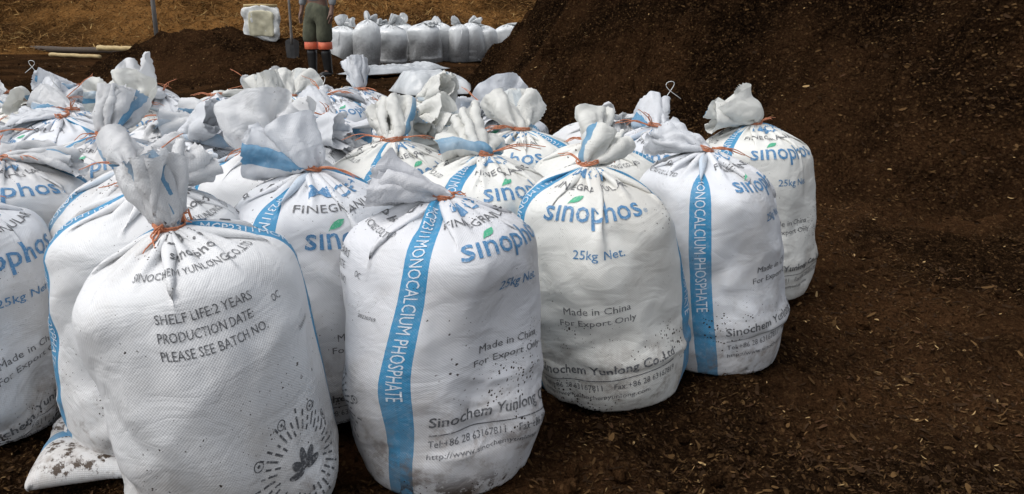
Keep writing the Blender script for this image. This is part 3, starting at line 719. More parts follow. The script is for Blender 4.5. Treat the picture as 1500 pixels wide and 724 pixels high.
def raffia(c, X, seed, tails, rad=0.0235, thick=0.0016):
    """red-brown raffia wound round the neck, loose ends lying over the shoulders; tails are (angle, length, rise) in the sack's frame"""
    r = random.Random(seed); parts = []
    tilt = Vector((r.uniform(-.3, .3), r.uniform(-.3, .3), 1)).normalized()
    q = Vector((0, 0, 1)).rotation_difference(tilt)
    pts = []
    for k in range(66):
        a = k/66*2*math.pi*3.2; pts.append(Vector(c)+q@Vector((rad*math.cos(a)*(1+.06*r.random()), rad*math.sin(a)*(1+.06*r.random()), -0.004+0.010*k/66+0.002*r.random())))
    parts.append(tube(pts, thick, 5))
    B = X.reshape(-1, 3)
    for an, ln, rise in tails:
        for st in range(r.choice((2, 3, 3, 4))):
            a = an+r.uniform(-.14, .14); n = 14; l = ln*r.uniform(.5, 1.05); p = []
            ph, amp = r.uniform(0, 6), r.uniform(.003, .009)
            for k in range(n):
                u = k/(n-1); d = rad*.9+l*u
                x = c[0]+math.cos(a)*d-math.sin(a)*amp*math.sin(4*u+ph)*u*2; y = c[1]+math.sin(a)*d+math.cos(a)*amp*math.sin(4*u+ph)*u*2
                z = c[2]+0.003+rise*u*l-0.35*l*u*u+0.002*math.sin(8*u+ph)
                dd = np.hypot(B[:, 0]-x, B[:, 1]-y); zz = B[(dd < 0.012) & (B[:, 2] < z+0.03) & (B[:, 2] > z-0.05), 2]
                if k > 2 and len(zz): z = max(z, float(np.median(zz))+0.006)
                if p: z = min(max(z, p[-1].z-0.014), p[-1].z+0.007)          # the strand stays a smooth curve
                p.append(Vector((x, y, z)))
            parts.append(tube(p, [thick*(1.15-.55*k/(n-1)) for k in range(n)], 5))
    for k in range(3):                                                      # the knot
        a = r.uniform(0, 6.28); an = tails[0][0] if tails else 0
        q0 = Vector(c)+Vector((math.cos(an), math.sin(an), 0))*(rad+.003)
        parts.append(tube([q0+Vector((.008*math.sin(a+j*.9), .008*math.cos(a+j*1.1), .008*math.sin(2*a+j*.8))) for j in range(9)], thick*1.1, 5))
    return py_mesh('tie_string', parts, [M_TWINE])

def thread_loop(c, X, seed):
    """the white sewing thread hanging in a loop from the mouth of the sack"""
    r = random.Random(seed); p = Vector(X[-1, r.randrange(X.shape[1])]); an = r.uniform(0, 6.28); d = Vector((math.cos(an), math.sin(an), 0))
    pts = [p+d*(.028*math.sin(2.2*math.pi*u))*(.4+u)+Vector((0, 0, .050*math.sin(math.pi*u)-.012*u))+d*.035*u for u in np.linspace(0, 1, 16)]
    return py_mesh('sewing_thread', [tube(pts, .0011, 5)], [M_THREAD])
# ------------------------------------------------------------------ placing the sacks
WARM, COOL, PLAIN = (0.75, 0.75, 0.71), (0.71, 0.73, 0.76), (0.72, 0.728, 0.735)
GROUP = 'tied white printed sacks standing packed together'
# x, y, cloth fraction that faces the camera (0 stripe, .25 front print, .5 other stripe, .75 back print), ruffle lean in world x,y,z,
# solver settings, tint, tilt about the view axis (deg), twist, tails (world angle deg, length, rise), label
HERO = [
 (-1.15, 1.61, 0.12, (-.1, .5, -.1), dict(lx=-.02), COOL, 0, 0, [(20, .12, .2), (190, .09, .1)], 'cool white sack cut by the picture edge, large blue letters phos on its front'),
 (-0.775, 1.55, 0.645, (.35, .3, .1), dict(lx=.07, ear=.27), PLAIN, 0, 0, [(195, .10, .3), (310, .09, .1)], 'plain sided white sack with a muddy flattened bottom corner and blue edge band'),
 (-0.487, 1.29, 0.73, (-.05, .25, .75), dict(lx=.02, open=.9, flat=.1, lump=2.0, hyd=7.), PLAIN, 10.0, 0, [(255, .055, -.3), (10, .03, .2)], 'nearest white sack printed SHELF LIFE, mud speckled, with a flower emblem low down'),
 (-0.13, 1.46, 0.035, (-.7, .25, .05), dict(open=.45, a=.187, b=.178, lump=2.7), (0.68, 0.69, 0.715), 0, 0.30, [(160, .06, .3), (10, .04, .2)], 'white sack with long blue MONOCALCIUM PHOSPHATE band curving down its near side, in front'),
 (0.236, 1.79, 0.19, (.35, .45, .05), dict(lx=-.06, open=.4, taper=.03, zq=.74, lump=1.8), WARM, 0, 0, [(150, .09, .6), (20, .05, .2)], 'warm white sack whose whole front reads 25kg Net and Made in China'),
 (0.538, 1.98, 0.012, (-.75, .25, .2), dict(lx=-.06, open=.5, lump=1.2), COOL, 0, -.03, [(165, .05, .2), (5, .10, .1)], 'cool white sack with a straight vertical blue band, next to the bare dark ground'),
 (0.797, 2.50, 0.080, (-.55, .3, .35), dict(open=1.1, lx=-.045, ruf=1.3), WARM, 0, 0, [(170, .07, .4), (20, .06, .5)], 'outermost warm white sack beside the compost slope, fan of red raffia at its neck'),
 (-0.436, 1.72, 0.09, (-.65, .35, .35), dict(open=1.2, flat=.5, ruf=1.35), COOL, 0, 0, [(170, .09, .4), (340, .12, .2)], 'white sack with big balloon-like gathered top and FINEGRANULAR lettered on its shoulder'),
 (-0.318, 2.152, 0.06, (-.1, .6, .15), dict(open=.8, flat=.6, ruf=1.5), WARM, 0, 0, [(178, .13, .3), (3, .13, .3)], 'warm white sack whose thin raffia ends stick straight out to both sides'),
 (-0.07, 1.927, 0.07, (-.15, .6, .1), dict(open=1.3, flat=.7, ruf=1.6), WARM, 0, 0, [(180, .11, .3), (2, .14, .4)], 'warm white sack with a broad blue patch on its spread gathered top'),
 (0.222, 2.125, 0.75, (0, .5, .3), dict(open=.5), WARM, 0, 0, [(175, .06, .3), (3, .09, .2)], 'warm white sack with large dark letters around its shoulder, behind the Made in China sack'),
]
# the rest: x, y, face, variant, extra yaw of the variant's ruffle is what it is, tint
REST = [
 (-0.919, 1.853, 0.60, 0, PLAIN, 'white sack with slanting blue band and stubby rounded top, behind the muddy cornered sack'),
 (-1.243, 1.936, .13, 1, PLAIN, 'white sack at the picture edge with flat drooping top, just behind the frontmost edge-cut sack'),
 (-0.897, 2.187, .62, 2, COOL, 'white sack with small bunched top behind the slanting banded sack and the nearest sack'),
 (-0.618, 2.001, .74, 3, PLAIN, 'white sack with big plain rounded top, just behind the balloon topped sack'),
 (-1.19, 2.349, .30, 4, PLAIN, 'white sack with an upright fan-shaped top, two behind the muddy cornered sack'),
 (-0.607, 2.686, .05, 5, COOL, 'cool white sack with crumpled rolled top, beside the balloon top'),
 (-0.90, 2.522, .10, 6, PLAIN, 'white sack with large flopped open-mouthed top in the middle of the crowd'),
 (-0.334, 2.879, .70, 7, WARM, 'creamy white sack with tall crumpled top behind the sack with straight raffia ends'),
 (0.027, 2.397, .25, 2, WARM, 'warm white sack with square open top behind the blue patched sack'),
 (-0.023, 2.755, .10, 0, COOL, 'white sack with wrinkled upright top below the foot of the heap'),
 (-0.052, 3.089, .60, 3, COOL, 'rearmost white sack at the foot of the compost heap, its top like a round bun'),
 (0.311, 2.72, .75, 6, PLAIN, 'rear white sack against the dark heap, behind the warm sack with dark shoulder letters'),
 (0.431, 2.407, .10, 5, COOL, 'white sack with pointed top and white thread loop behind the straight banded sack'),
 (-0.752, 3.302, .00, 1, COOL, 'rear white sack with raffia strands just below the black boots'),
 (-0.852, 2.932, .04, 4, WARM, 'creamy sack with tall stiff folded top below the shovel'),
 (-1.234, 3.397, .60, 7, WARM, 'rear creamy sack lying low below the white wrapped container'),
 (-1.115, 3.711, .04, 0, PLAIN, 'rearmost white sack with pointed raffia strand below the shovel blade'),
 (-1.515, 3.216, .30, 3, WARM, 'rear creamy white sack with tall winged top, behind the fan-topped sack'),
 (-1.568, 2.885, .02, 5, PLAIN, 'white sack with pointed top and red raffia strands, below the pale logs'),
 (-1.834, 3.089, .80, 6, WARM, 'creamy sack with curled top near the picture edge in the rear rows'),
 (-2.299, 3.689, .05, 2, WARM, 'rear corner sack at the picture edge, creamy with a puffed top'),
 (-1.538, 3.55, .55, 1, COOL, 'rear white sack with raffia strands below the grey post'),
 (-0.68, 3.629, .10, 4, COOL, 'rear white sack with upright flared top, nearest to the clear bags'),
 (-1.435, 2.578, .35, 7, COOL, 'white sack with flat low top, in front of the curled creamy top'),
 (-1.51, 2.251, .70, 5, PLAIN, 'white sack cut by the picture edge, behind the flat drooping top'),
 (-0.364, 3.212, .60, 2, WARM, 'rear creamy sack whose rolled top stands before the humped plastic sheet'),
 (-0.297, 2.486, .97, 0, WARM, 'white sack mostly hidden behind the sack with straight raffia ends'),
 (-1.142, 2.753, .40, 1, PLAIN, 'white sack mostly hidden between the flopped open-mouthed top and the fan-shaped top'),
 (-0.604, 2.351, .65, 6, COOL, 'white sack hidden directly behind the balloon top, only its shoulder showing'),
 (-1.86, 2.72, .45, 4, PLAIN, 'white sack at the picture edge in the fourth row, barely showing'),
 (-1.93, 3.40, .62, 0, COOL, 'rear white sack peeping out behind the curled creamy top'),
 (-2.12, 3.18, .20, 1, PLAIN, 'white sack at the picture edge just before the rear corner sack'),
 (-2.02, 3.78, .85, 5, COOL, 'rearmost bluish white sack with slanting raffia strand, beside the curled creamy top'),
 (-1.72, 3.82, .45, 3, PLAIN, 'rearmost white sack hidden behind the tall winged creamy top'),
 (-0.95, 3.50, .33, 2, WARM, 'creamy rear sack with wide frilled top between the shovel and the boots'),
]
GEN = [dict(lx=.03, ly=-.02, zq=.72, fx=.5, fy=.3, fz=0, open=.8), dict(fx=-.4, fy=.4, fz=-.4, open=1.2), dict(fx=.1, fy=-.5, fz=.3, open=.7, flat=.7), dict(fx=.2, fy=.1, fz=.1, open=1.8),
       dict(fx=-.2, fy=-.2, fz=.5, open=.6, flat=.6), dict(fx=-.6, fy=-.2, fz=-.2, open=.9), dict(fx=.3, fy=-.6, fz=-.4, open=1.3), dict(fx=.6, fy=0, fz=-.5, open=.7)]
def yaw_for(x, y, f): return math.atan2(-y, -x) - 2*math.pi*f
specs = []
for h in HERO:
    yw = yaw_for(h[0], h[1], h[2]); d = dict(h[4]); c, s = math.cos(-yw), math.sin(-yw)
    wx, wy, wz = h[3]; d['fx'] = wx*c-wy*s; d['fy'] = wx*s+wy*c; d['fz'] = wz
    l = (d.pop('lx', 0), d.pop('ly', 0)); d['lx'] = l[0]*c-l[1]*s; d['ly'] = l[0]*s+l[1]*c
    d.setdefault('lump', 2.2); specs.append(d)
specs += [dict(ruf=1.55+.1*(k_ % 4), lump=2.6, **g_) for k_, g_ in enumerate(GEN)]
GRIDS = drape(specs)
DT = {0: -.055, 3: -.01, 6: -.01, 7: -.05}            # sacks are not all tied at the same height
THREAD = (1, 5, 12, 16)
def make_sack(i, X, twist, tmin, tails, first_loc, rz, label, tint):
    body, top, c, X2 = sack_meshes(i, X, twist, tmin, DT.get(i, 0.0))
    r = empty('tied_sack', first_loc, rz); tag(r, label, 'sack', GROUP)
    for nm, me in (('sack_body', body), ('gathered_top', top), ('tie_string', raffia(c, X2, 50+i, tails))):
        o = link(nm, me, r); o.color = (*tint, 1)
    if i in THREAD: link('sewing_thread', thread_loop(c, X2, i), r)
    return r
for i, h in enumerate(HERO):
    x, y, f_, _, _, tint, tilt, tw, tails, label = h
    rz = yaw_for(x, y, f_)
    r = make_sack(i, GRIDS[:, :, i], tw, 0.0, [(math.radians(a)-rz, l, q) for a, l, q in tails], (x, y, 0), rz, label, tint)
    if i == 0: r.scale = (1, 1, .93)
    if tilt:
        q = Matrix.Rotation(math.radians(tilt), 4, Vector((-x, -y, 0)).normalized()) @ Matrix.Rotation(rz, 4, 'Z')
        r.rotation_euler = q.to_euler()
    SACK_XY.append((x, y))
def copy_tree(o, parent=None):
    c = o.copy(); COL.objects.link(c)
    if parent is not None: c.parent = parent
    for ch in o.children: copy_tree(ch, c)
    return c
proto = {}
for k, (x, y, f_, v, tint, label) in enumerate(REST):
    rz = yaw_for(x, y, f_)
    if v not in proto:
        rr = random.Random(v)
        tl = [(rr.uniform(0, 6.28), rr.uniform(.07, .13), rr.uniform(.1, .5)) for _ in range(2)]
        if v in (0, 1, 3, 5): tl.append((rr.uniform(0, 6.28), .10, 1.1))
        r = proto[v] = make_sack(len(HERO)+v, GRIDS[:, :, len(HERO)+v], 0, 0.36, tl, (x, y, 0), rz, label, tint)
    else:
        r = copy_tree(proto[v]); r.location = (x, y, 0); r.rotation_euler = (0, 0, rz); r['label'] = label
    s_ = 1.01+0.06*((k*7) % 10)/10; r.scale = (s_, s_, 0.96+0.07*((k*3) % 10)/10)
    for ch in r.children: ch.color = (*[q*(0.96+0.06*((k*13) % 10)/10) for q in tint], 1)
    SACK_XY.append((x, y))
lay_flakes()

# ------------------------------------------------------------------ clear plastic bags of grey filling behind the person
def clear_bag_material(name, top):
    m, nt, b = new_mat(name, 0.28); g = NT(nt)
    uv = g.n('ShaderNodeUVMap').outputs[0]; sx = g.n('ShaderNodeSeparateXYZ'); g.put(sx.inputs[0], uv)
    edge = g.math('ADD', sx.outputs[1], g.math('MULTIPLY', g.math('SUBTRACT', g.noise(uv, 8.0, 3.0), 0.5), 0.10))
    grey = g.mix(g.step(g.noise(uv, 45.0, 4.0, 0.7), 0.35, 0.7), (0.17, 0.172, 0.172), (0.27, 0.273, 0.273))
    film = g.mix(g.noise(uv, 12.0, 3.0), (0.52, 0.54, 0.55), (0.74, 0.76, 0.76))
    col = g.mix(g.step(edge, 0.46, 0.66), grey, film)
    g.put(b.inputs['Base Color'], film if top else col); b.inputs['Coat Weight'].default_value = 0.4
    g.put(b.inputs['Normal'], g.bump(g.noise(uv, 26.0, 4.0, 0.6), 0.5, 0.02))
    if top:
        tr = g.n('ShaderNodeBsdfTranslucent'); g.put(tr.inputs[0], film); ms = g.n('ShaderNodeMixShader'); ms.inputs[0].default_value = 0.35
        out = nt.nodes['Material Output']; nt.links.new(b.outputs[0], ms.inputs[1]); nt.links.new(tr.outputs[0], ms.inputs[2]); nt.links.new(ms.outputs[0], out.inputs[0])
    return m
M_CLEAR, M_FILM = clear_bag_material('clear_bag_grey_filling', False), clear_bag_material('clear_film', True)
def clear_meshes(v):
    X = GRIDS[::2, ::2, len(HERO)+v]; V, U = X.shape[:2]; dy = L/(V-1); kt = int(round(TT/dy))
    j = np.arange(U); F = grid_faces(V, U, True)
    uv = np.stack([np.stack([np.tile((j+a)*P/U, V-1), np.repeat((np.arange(V-1)+b)*dy, U)], -1) for a, b in ((0, 0), (1, 0), (1, 1), (0, 1))], 1)
    nb = kt*U
    return (np_mesh('clear_bag_body', X[:kt+1].reshape(-1, 3), F[:nb], [M_CLEAR], True, None, uv[:nb].reshape(-1, 2)),
            np_mesh('clear_bag_top', X[kt:].reshape(-1, 3), grid_faces(V-kt, U, True), [M_FILM], True, None, uv[nb:].reshape(-1, 2)))
CB = [(504, 102, 1.0, 1.0, 3, 'clear bag of grey filling half hidden behind the standing person'),
      (536, 103, 0.95, 1.13, 0, 'clear bag with the tallest knotted top, second in the row from the person'),
      (572, 98, 1.2, 1.0, 4, 'broad clear bag of grey filling right of the tall knotted one'),
      (625, 95, 1.2, 1.03, 1, 'widest clear grey bag in the middle of the row with crumpled white top'),
      (672, 93, 0.95, 1.0, 2, 'clear grey bag right of the widest one'),
      (712, 91, 1.05, 0.95, 5, 'clear grey bag next to last before the compost heap'),
      (745, 89, 1.0, 0.97, 7, 'last clear grey bag, partly hidden by the compost heap')]
BACK = [(557, 'rear clear bag peeping between the tallest knot and the broad bag'), (592, 'rear clear bag, its white top showing above the gap before the widest bag'),
        (648, 'rear clear bag, its white top above the gap right of the widest bag'), (690, 'rear clear bag, its white top between the last two bags')]
cproto = {}
def place_clear(px, Y, base, sx_, sz_, v, label, rz):
    p = at(px, base, Y)
    if v not in cproto:
        r = empty('clear_bag', (p.x, Y, 0), rz); bm_, tm_ = clear_meshes(v); link('clear_bag_body', bm_, r); link('clear_bag_top', tm_, r); cproto[v] = r
    else:
        r = copy_tree(cproto[v]); r.location = (p.x, Y, 0); r.rotation_euler = (0, 0, rz)
    r.rotation_euler = (0.05*math.sin(px), 0.07*math.sin(px*1.7), rz)
    r.scale = (1.38*sx_, 1.38*sx_*(0.9+0.1*math.sin(px*3)), 1.28*sz_); r['label'] = label
    tag(r, None, 'plastic bag', 'clear plastic bags of grey filling in a row')
for k, (px, py, a_, b_, v, lb) in enumerate(CB):
    place_clear(px, on_ground(px, py).y+0.22, py, a_, b_, v, lb, 1.1*k)
for k, (px, lb) in enumerate(BACK):
    place_clear(px, 14.9+0.1*k, 90, 1.0, 1.03, (6, 3, 5, 0)[k], lb, 0.7+1.9*k)

# ------------------------------------------------------------------ empty plastic sheets on the ground
M_SHEET = noisy('pale_plastic_sheet', (0.36, 0.385, 0.40), (0.58, 0.60, 0.61), 3.0, 0.25, 0.5, 0.03)
def sheet(name, p0, p1, w0, hgt, seed, label):
    a, b = Vector(p0), Vector(p1); d = (b-a); n = Vector((-d.y, d.x, 0)).normalized()
    nu, nv = 70, 44; u = np.linspace(0, 1, nu); v = np.linspace(-1, 1, nv); Uu, Vv = np.meshgrid(u, v)
    wd = w0*(0.55+0.45*np.sin(np.pi*np.clip(Uu*0.95+0.02, 0, 1))**0.7)*(1+0.15*fbm(Uu*3, Vv, 0.6, 2, seed))
    x = a.x+d.x*Uu+n.x*Vv*wd*0.5; y = a.y+d.y*Uu+n.y*Vv*wd*0.5
    prof = np.clip(1-np.abs(Vv)**3, 0, 1)*np.clip(np.minimum(Uu, 1-Uu)*6, 0, 1)**0.6
    z = hgt*prof*(0.72+0.35*fbm(x, y, 0.5, 3, seed+1))+0.03*np.abs(fbm(x, y, 0.16, 3, seed+2))*prof + 0.03
    z = np.maximum(z, ground_z(x, y)+0.012)
    top = np.stack([x, y, z], -1).reshape(-1, 3); bot = top-np.array([0, 0, 0.006])
    F = grid_faces(nv, nu); m = nu*nv
    rim = [(0, j) for j in range(nu)]+[(i, nu-1) for i in range(1, nv)]+[(nv-1, j) for j in range(nu-2, -1, -1)]+[(i, 0) for i in range(nv-2, 0, -1)]
    ri = np.array([i*nu+j for i, j in rim]); rn = np.roll(ri, -1)
    S = np.stack([ri, ri+m, rn+m, rn], -1)
    me = np_mesh(name, np.concatenate([top, bot]), np.concatenate([F, F[:, ::-1]+m, S]), [M_SHEET])
    return tag(link(name, me), label, 'plastic sheet')
sheet('plastic_sheet', at(512, 109, 11.6), at(640, 96, 13.2), 0.75, 0.10, 301, 'flat pale plastic sheet lying in front of the clear bags')
sheet('plastic_sheet', at(583, 128, 8.9), at(684, 126, 9.3), 0.95, 0.26, 311, 'humped translucent plastic sheet between the sacks and the compost heap')

# ------------------------------------------------------------------ planks, post, shovel, wrapped container
M_PALE_WOOD = noisy('pale_peeled_wood', (0.36, 0.26, 0.12), (0.50, 0.39, 0.20), 3, 0.8, 0.2, 0.01, (1, 6, 6))
M_DARK_WOOD = noisy('dark_wet_wood', (0.035, 0.024, 0.016), (0.075, 0.052, 0.034), 9, 0.8, 0.4, 0.01, (1, 8, 8))
M_POST = noisy('weathered_grey_post', (0.10, 0.092, 0.085), (0.20, 0.185, 0.17), 7, 0.8, 0.4, 0.01, (8, 8, 1))
def log_(name, a, b, r, m, label, cat):
    a, b = Vector(a), Vector(b); n = 14
    pts = [a.lerp(b, k/(n-1))+Vector((0, 0, 0.004*math.sin(k*1.3)+r)) for k in range(n)]
    me = py_mesh(name, [tube(pts, [r*(1+0.06*math.sin(k*2.1)-0.15*k/n) for k in range(n)], 10)], [m])
    return tag(link(name, me), label, cat)
log_('wooden_log', on_ground(74, 83), on_ground(147, 86), 0.04, M_PALE_WOOD, 'pale peeled log lying nearer, end to end with the dark beam', 'log')
log_('wooden_log', at(144, 73, 17.4)+Vector((0, 0, -.02)), at(197, 77, 17.0)+Vector((0, 0, .02)), 0.055, M_PALE_WOOD, 'short thick pale log lying on the dark beam', 'log')
log_('wooden_beam', on_ground(-60, 74), on_ground(205, 81), 0.075, M_DARK_WOOD, 'long dark beam lying along the foot of the straw bank', 'beam')
pb = at(232, 76, 13.4); gz = float(mid_heap_z(np.array([pb.x]), np.array([pb.y]))[0])
pz = max(0.0, gz)-0.06
me = py_mesh('grey_post', [tube([(pb.x, pb.y, pz), (pb.x+.005, pb.y, 1.0), (pb.x-.01, pb.y, 2.2)], [.036, .034, .031], 12)], [M_POST])
tag(link('grey_post', me), 'thin weathered grey post standing upright in the dark soil', 'post')

M_IRON = noisy('dark_shovel_steel', (0.012, 0.012, 0.013), (0.035, 0.033, 0.032), 12, 0.55, 0.2, 0.005)
sp = at(430, 93, 11.8); sz0 = max(0.0, float(mid_heap_z(np.array([sp.x]), np.array([sp.y]))[0]))
sh = empty('shovel', (sp.x, sp.y, sz0)); tag(sh, 'dark bladed shovel stuck upright in the soil beside the person', 'shovel')
pr = [(-0.085, 0.0), (-0.098, 0.16), (-0.095, 0.235), (-0.03, 0.27), (0.03, 0.27), (0.095, 0.235), (0.098, 0.16), (0.085, 0.0), (0.045, -0.09), (0, -0.13), (-0.045, -0.09)]
bm = bmesh.new(); fr = [bm.verts.new((x, -0.02+2.2*x*x, z)) for x, z in pr]; bm.faces.new(fr); bmesh.ops.triangulate(bm, faces=bm.faces[:])
bmesh.ops.subdivide_edges(bm, edges=bm.edges[:], cuts=2, use_grid_fill=True)
for v in bm.verts: v.co.y = -0.02+2.2*v.co.x**2
ret = bmesh.ops.solidify(bm, geom=bm.faces[:], thickness=0.006)
me = bpy.data.meshes.new('shovel_blade'); bm.to_mesh(me); bm.free(); me.materials.append(M_IRON); link('blade', me, sh)
link('handle', py_mesh('shovel_handle', [tube([(0, -.015, .20), (0, -.01, .30), (0, -.004, .7), (0, 0, 1.12)], [.022, .019, .017, .017], 10), tube([(-.06, 0, 1.13), (0, 0, 1.135), (.06, 0, 1.13)], .016, 10)], [M_POST]), sh)

M_WRAP = noisy('white_plastic_wrap', (0.55, 0.56, 0.54), (0.76, 0.76, 0.73), 5, 0.3, 0.6, 0.03)
M_CREAM = noisy('cream_panel', (0.46, 0.43, 0.30), (0.62, 0.58, 0.42), 6, 0.45, 0.4, 0.02)
wp = at(387, 72, 12.9); wz = max(0.0, float(mid_heap_z(np.array([wp.x]), np.array([wp.y]))[0]))
wc = empty('wrapped_container', (wp.x, wp.y, wz-0.02), 0.12); tag(wc, 'white plastic wrapped box with cream side and wooden bar on top', 'container')
def soft_box(sx, sy, sz, seed, n=22, amp=0.02, flare=0.0):
    bm = bmesh.new(); bmesh.ops.create_cube(bm, size=2.0); bmesh.ops.subdivide_edges(bm, edges=bm.edges[:], cuts=n, use_grid_fill=True)
    C = np.array([v.co for v in bm.verts]); l = (np.abs(C)**7).sum(1)**(1/7); C = C/l[:, None]
    w_ = 1+0.10*C[:, 2:3]*flare; Q = C*[sx, sy, sz]; Q[:, :2] *= w_
    Q[:, 0] += amp*fbm(Q[:, 1]*2+Q[:, 2], Q[:, 2]*1.3+Q[:, 0], 0.2, 3, seed); Q[:, 1] += amp*fbm(Q[:, 0]*1.5+5, Q[:, 2]+Q[:, 0]*.5, 0.16, 3, seed+1); Q[:, 2] += amp*fbm(Q[:, 0]+3, Q[:, 1]+7, 0.2, 2, seed+2)
    for v, q in zip(bm.verts, Q): v.co = q
    me = bpy.data.meshes.new('soft_box'); bm.to_mesh(me); bm.free(); me.polygons.foreach_set('use_smooth', [True]*len(me.polygons)); return me
me = soft_box(.27, .06, .265, 401, flare=1.0, amp=.022); me.transform(Matrix.Translation((0, 0, .27))); me.materials.append(M_WRAP); link('plastic_wrap', me, wc)
me = soft_box(.19, .03, .19, 411, 14, .012); me.transform(Matrix.Translation((0, -.052, .28))); me.materials.append(M_CREAM); link('cream_panel', me, wc)
link('wooden_bar', py_mesh('wooden_bar', [tube([(-.25, -.03, .545), (0, -.03, .55), (.25, -.03, .545)], .022, 8)], [M_PALE_WOOD]), wc)

# ------------------------------------------------------------------ the person standing behind the sacks (the picture shows them below the hips)
def skin(name, J, E, mats, root=0, sub=2):
    """continuous surface grown over a skeleton of joints (x, y, z, rx, ry)"""
    me = bpy.data.meshes.new(name); me.from_pydata([j[:3] for j in J], E, [])
    o = bpy.data.objects.new(name, me); COL.objects.link(o)
    md = o.modifiers.new('skin', 'SKIN'); md.use_smooth_shade = True
    for v, j in zip(me.skin_vertices[0].data, J): v.radius = (j[3], j[4] if len(j) > 4 else j[3])
    me.skin_vertices[0].data[root].use_root = True
    o.modifiers.new('sub', 'SUBSURF').levels = sub
    dg = bpy.context.evaluated_depsgraph_get(); dg.update()
    m2 = bpy.data.meshes.new_from_object(o.evaluated_get(dg)); bpy.data.objects.remove(o)
    m2.name = name; m2.materials.clear()
    for m in mats: m2.materials.append(m)
    return m2
M_SKIN = noisy('skin', (0.12, 0.062, 0.040), (0.17, 0.09, 0.06), 20, 0.55, 0.1, 0.002)
M_TROUSER = noisy('olive_work_trousers', (0.048, 0.052, 0.032), (0.095, 0.098, 0.062), 9, 0.9, 0.7, 0.03, (1, 1, .6))
M_BAND = noisy('orange_reflective_band', (0.62, 0.10, 0.045), (0.75, 0.20, 0.10), 14, 0.5, 0.2, 0.005)
M_BOOT = noisy('black_rubber_boot', (0.010, 0.010, 0.011), (0.022, 0.021, 0.020), 14, 0.4, 0.2, 0.005)
M_JACKET = noisy('grey_jacket', (0.16, 0.17, 0.18), (0.26, 0.27, 0.28), 9, 0.9, 0.6, 0.02)
M_HAIR = noisy('dark_hair', (0.012, 0.009, 0.007), (0.03, 0.022, 0.016), 60, 0.6, 0.6, 0.01)
pp = at(471, 108, 11.35)
per = empty('person', (pp.x, 11.35, 0.0), math.radians(-28)); tag(per, 'person in olive trousers with orange knee bands and black rubber boots', 'person')

# body: pelvis 0, spine, neck, head; arms with hands; legs with feet (inside the clothes)
J = [(0, 0, .93, .13, .10), (0, .01, 1.12, .13, .095), (0, .015, 1.32, .15, .10), (0, .005, 1.45, .075, .07), (0, -.005, 1.52, .052, .052), (0, -.015, 1.60, .075, .085), (0, -.01, 1.68, .078, .095), (0, 0, 1.74, .05, .06),
     (.18, .02, 1.40, .055), (.245, .04, 1.13, .042), (.262, -.02, .90, .030), (.265, -.035, .85, .036, .022), (.265, -.045, .80, .030, .018),
     (-.18, .02, 1.40, .055), (-.245, .04, 1.13, .042), (-.262, -.02, .90, .030), (-.265, -.035, .85, .036, .022), (-.265, -.045, .80, .030, .018),
     (.095, 0, .86, .085), (.105, -.015, .48, .058), (.11, .02, .11, .040), (.115, -.06, .05, .035, .03), (.12, -.11, .045, .028, .022),
     (-.095, 0, .86, .085), (-.11, -.03, .48, .058), (-.125, -.02, .11, .040), (-.135, -.09, .05, .035, .03), (-.142, -.14, .045, .028, .022)]
E_ = [(0, 1), (1, 2), (2, 3), (3, 4), (4, 5), (5, 6), (6, 7), (2, 8), (8, 9), (9, 10), (10, 11), (11, 12), (2, 13), (13, 14), (14, 15), (15, 16), (16, 17), (0, 18), (18, 19), (19, 20), (20, 21), (21, 22), (0, 23), (23, 24), (24, 25), (25, 26), (26, 27)]
for sgn, tip in ((1, 12), (-1, 17)):                       # four fingers of unequal length and a thumb on each hand, slightly curled
    for k, (dy, ln) in enumerate(((-.026, .066), (-.009, .075), (.009, .070), (.025, .055))):
        b = len(J); x, y, z = .265*sgn, -.045, .795
        J += [(x, y+dy*.8, z, .010), (x-.004*sgn, y+dy-.006, z-ln*.5, .0092), (x-.016*sgn, y+dy-.014, z-ln, .0075)]
        E_ += [(tip, b), (b, b+1), (b+1, b+2)]
    b = len(J); J += [(.258*sgn, -.070, .835, .011), (.252*sgn, -.092, .805, .0095), (.247*sgn, -.100, .780, .008)]; E_ += [(tip-1, b), (b, b+1), (b+1, b+2)]
for q in (-.030, .030):                                    # ears
    pass
link('body', skin('person_body', J, E_, [M_SKIN]), per)
face = []
def blob(c, r, n=10):
    V = []; F = []
    for i in range(n+1):
        for k in range(n):
            a, b = math.pi*i/n, 2*math.pi*k/n; V.append((c[0]+r[0]*math.sin(a)*math.cos(b), c[1]+r[1]*math.sin(a)*math.sin(b), c[2]+r[2]*math.cos(a)))
    for i in range(n):
        for k in range(n): F.append((i*n+k, (i+1)*n+k, (i+1)*n+(k+1) % n, i*n+(k+1) % n))
    return V, F
M_EYE, _, _ = new_mat('eye_white', 0.3, (0.7, 0.68, 0.64))
M_LIP, _, _ = new_mat('lips', 0.5, (0.16, 0.06, 0.05))
link('nose', py_mesh('nose', [blob((0, -.106, 1.622), (.014, .022, .020))], [M_SKIN]), per)
link('mouth', py_mesh('mouth', [blob((0, -.090, 1.580), (.024, .012, .007))], [M_LIP]), per)
for q in (-1, 1):
    link('ear', py_mesh('ear', [blob((.075*q, .0, 1.63), (.010, .020, .030))], [M_SKIN]), per)
    ey_ = link('eye', py_mesh('eye', [blob((.030*q, -.088, 1.652), (.013, .011, .008))], [M_EYE]), per)
    link('pupil', py_mesh('pupil', [blob((.030*q, -.097, 1.652), (.005, .004, .005))], [M_HAIR]), ey_)
link('hair', py_mesh('hair', [blob((0, .018, 1.705), (.088, .098, .072), 16)], [M_HAIR]), per)
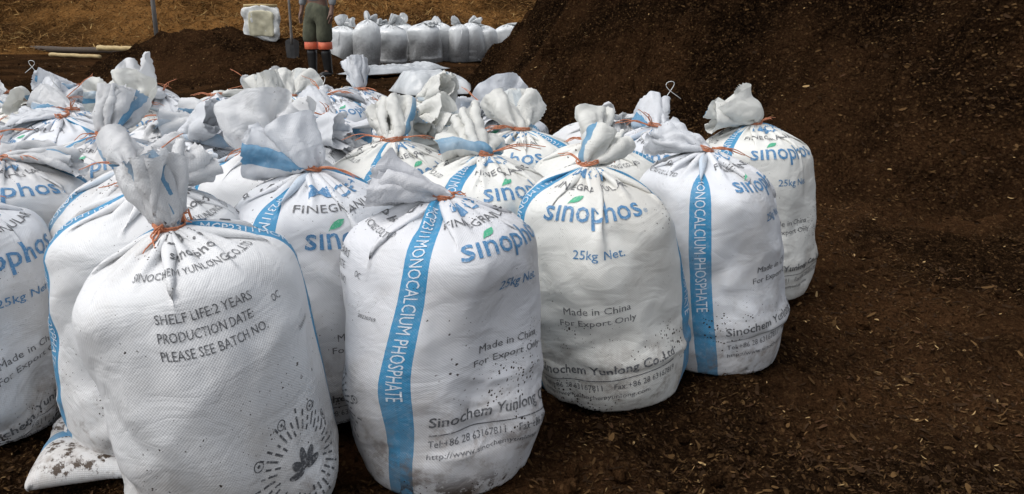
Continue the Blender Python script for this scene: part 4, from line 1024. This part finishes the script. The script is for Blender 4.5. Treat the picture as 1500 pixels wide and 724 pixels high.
TJ = [(0, 0, 1.04, .150, .112), (0, 0, .92, .175, .130), (.100, -.005, .80, .118), (.112, -.02, .66, .112), (.114, -.025, .53, .116), (.112, -.015, .47, .098), (-.100, -.005, .80, .118), (-.116, -.03, .66, .112), (-.12, -.04, .53, .118), (-.12, -.03, .47, .098)]
link('trousers', skin('trousers', TJ, [(0, 1), (1, 2), (2, 3), (3, 4), (4, 5), (1, 6), (6, 7), (7, 8), (8, 9)], [M_TROUSER]), per)
JJ = [(0, .005, .98, .168, .125), (0, .01, 1.12, .165, .125), (0, .015, 1.34, .165, .12), (0, .01, 1.46, .09, .08), (.185, .02, 1.41, .075), (.25, .04, 1.14, .062), (.263, -.01, .95, .048), (-.185, .02, 1.41, .075), (-.25, .04, 1.14, .062), (-.263, -.01, .95, .048)]
link('jacket', skin('jacket', JJ, [(0, 1), (1, 2), (2, 3), (2, 4), (4, 5), (5, 6), (2, 7), (7, 8), (8, 9)], [M_JACKET]), per)
for sgn, (kx, ky), (ax, ay), (tx_, ty_) in ((1, (.112, -.015), (.112, .02), (.12, -.17)), (-1, (-.12, -.03), (-.125, -.02), (-.15, -.21))):
    V = []; n = 20; zs = (0, .004, .05, .096, .10); rs = (.090, .0945, .0955, .0935, .089)
    for z, r_ in zip(zs, rs):
        for k in range(n): a = 2*math.pi*k/n; V.append((kx+r_*math.cos(a), ky+r_*math.sin(a), .39+z))
    link('knee_band', py_mesh('knee_band', [(V, [(i*n+k, i*n+(k+1) % n, (i+1)*n+(k+1) % n, (i+1)*n+k) for i in range(4) for k in range(n)])], [M_BAND]), per)
    BJ = [(kx, ky, .405, .078), (kx*.5+ax*.5, ky*.5+ay*.5, .24, .068), (ax, ay, .09, .058), (ax, ay+.03, .055, .052), (ax*.5+tx_*.5, ay*.5+ty_*.5, .055, .052, .045), (tx_, ty_, .045, .048, .036)]
    link('rubber_boot', skin('rubber_boot', BJ, [(0, 1), (1, 2), (2, 3), (3, 4), (4, 5)], [M_BOOT]), per)
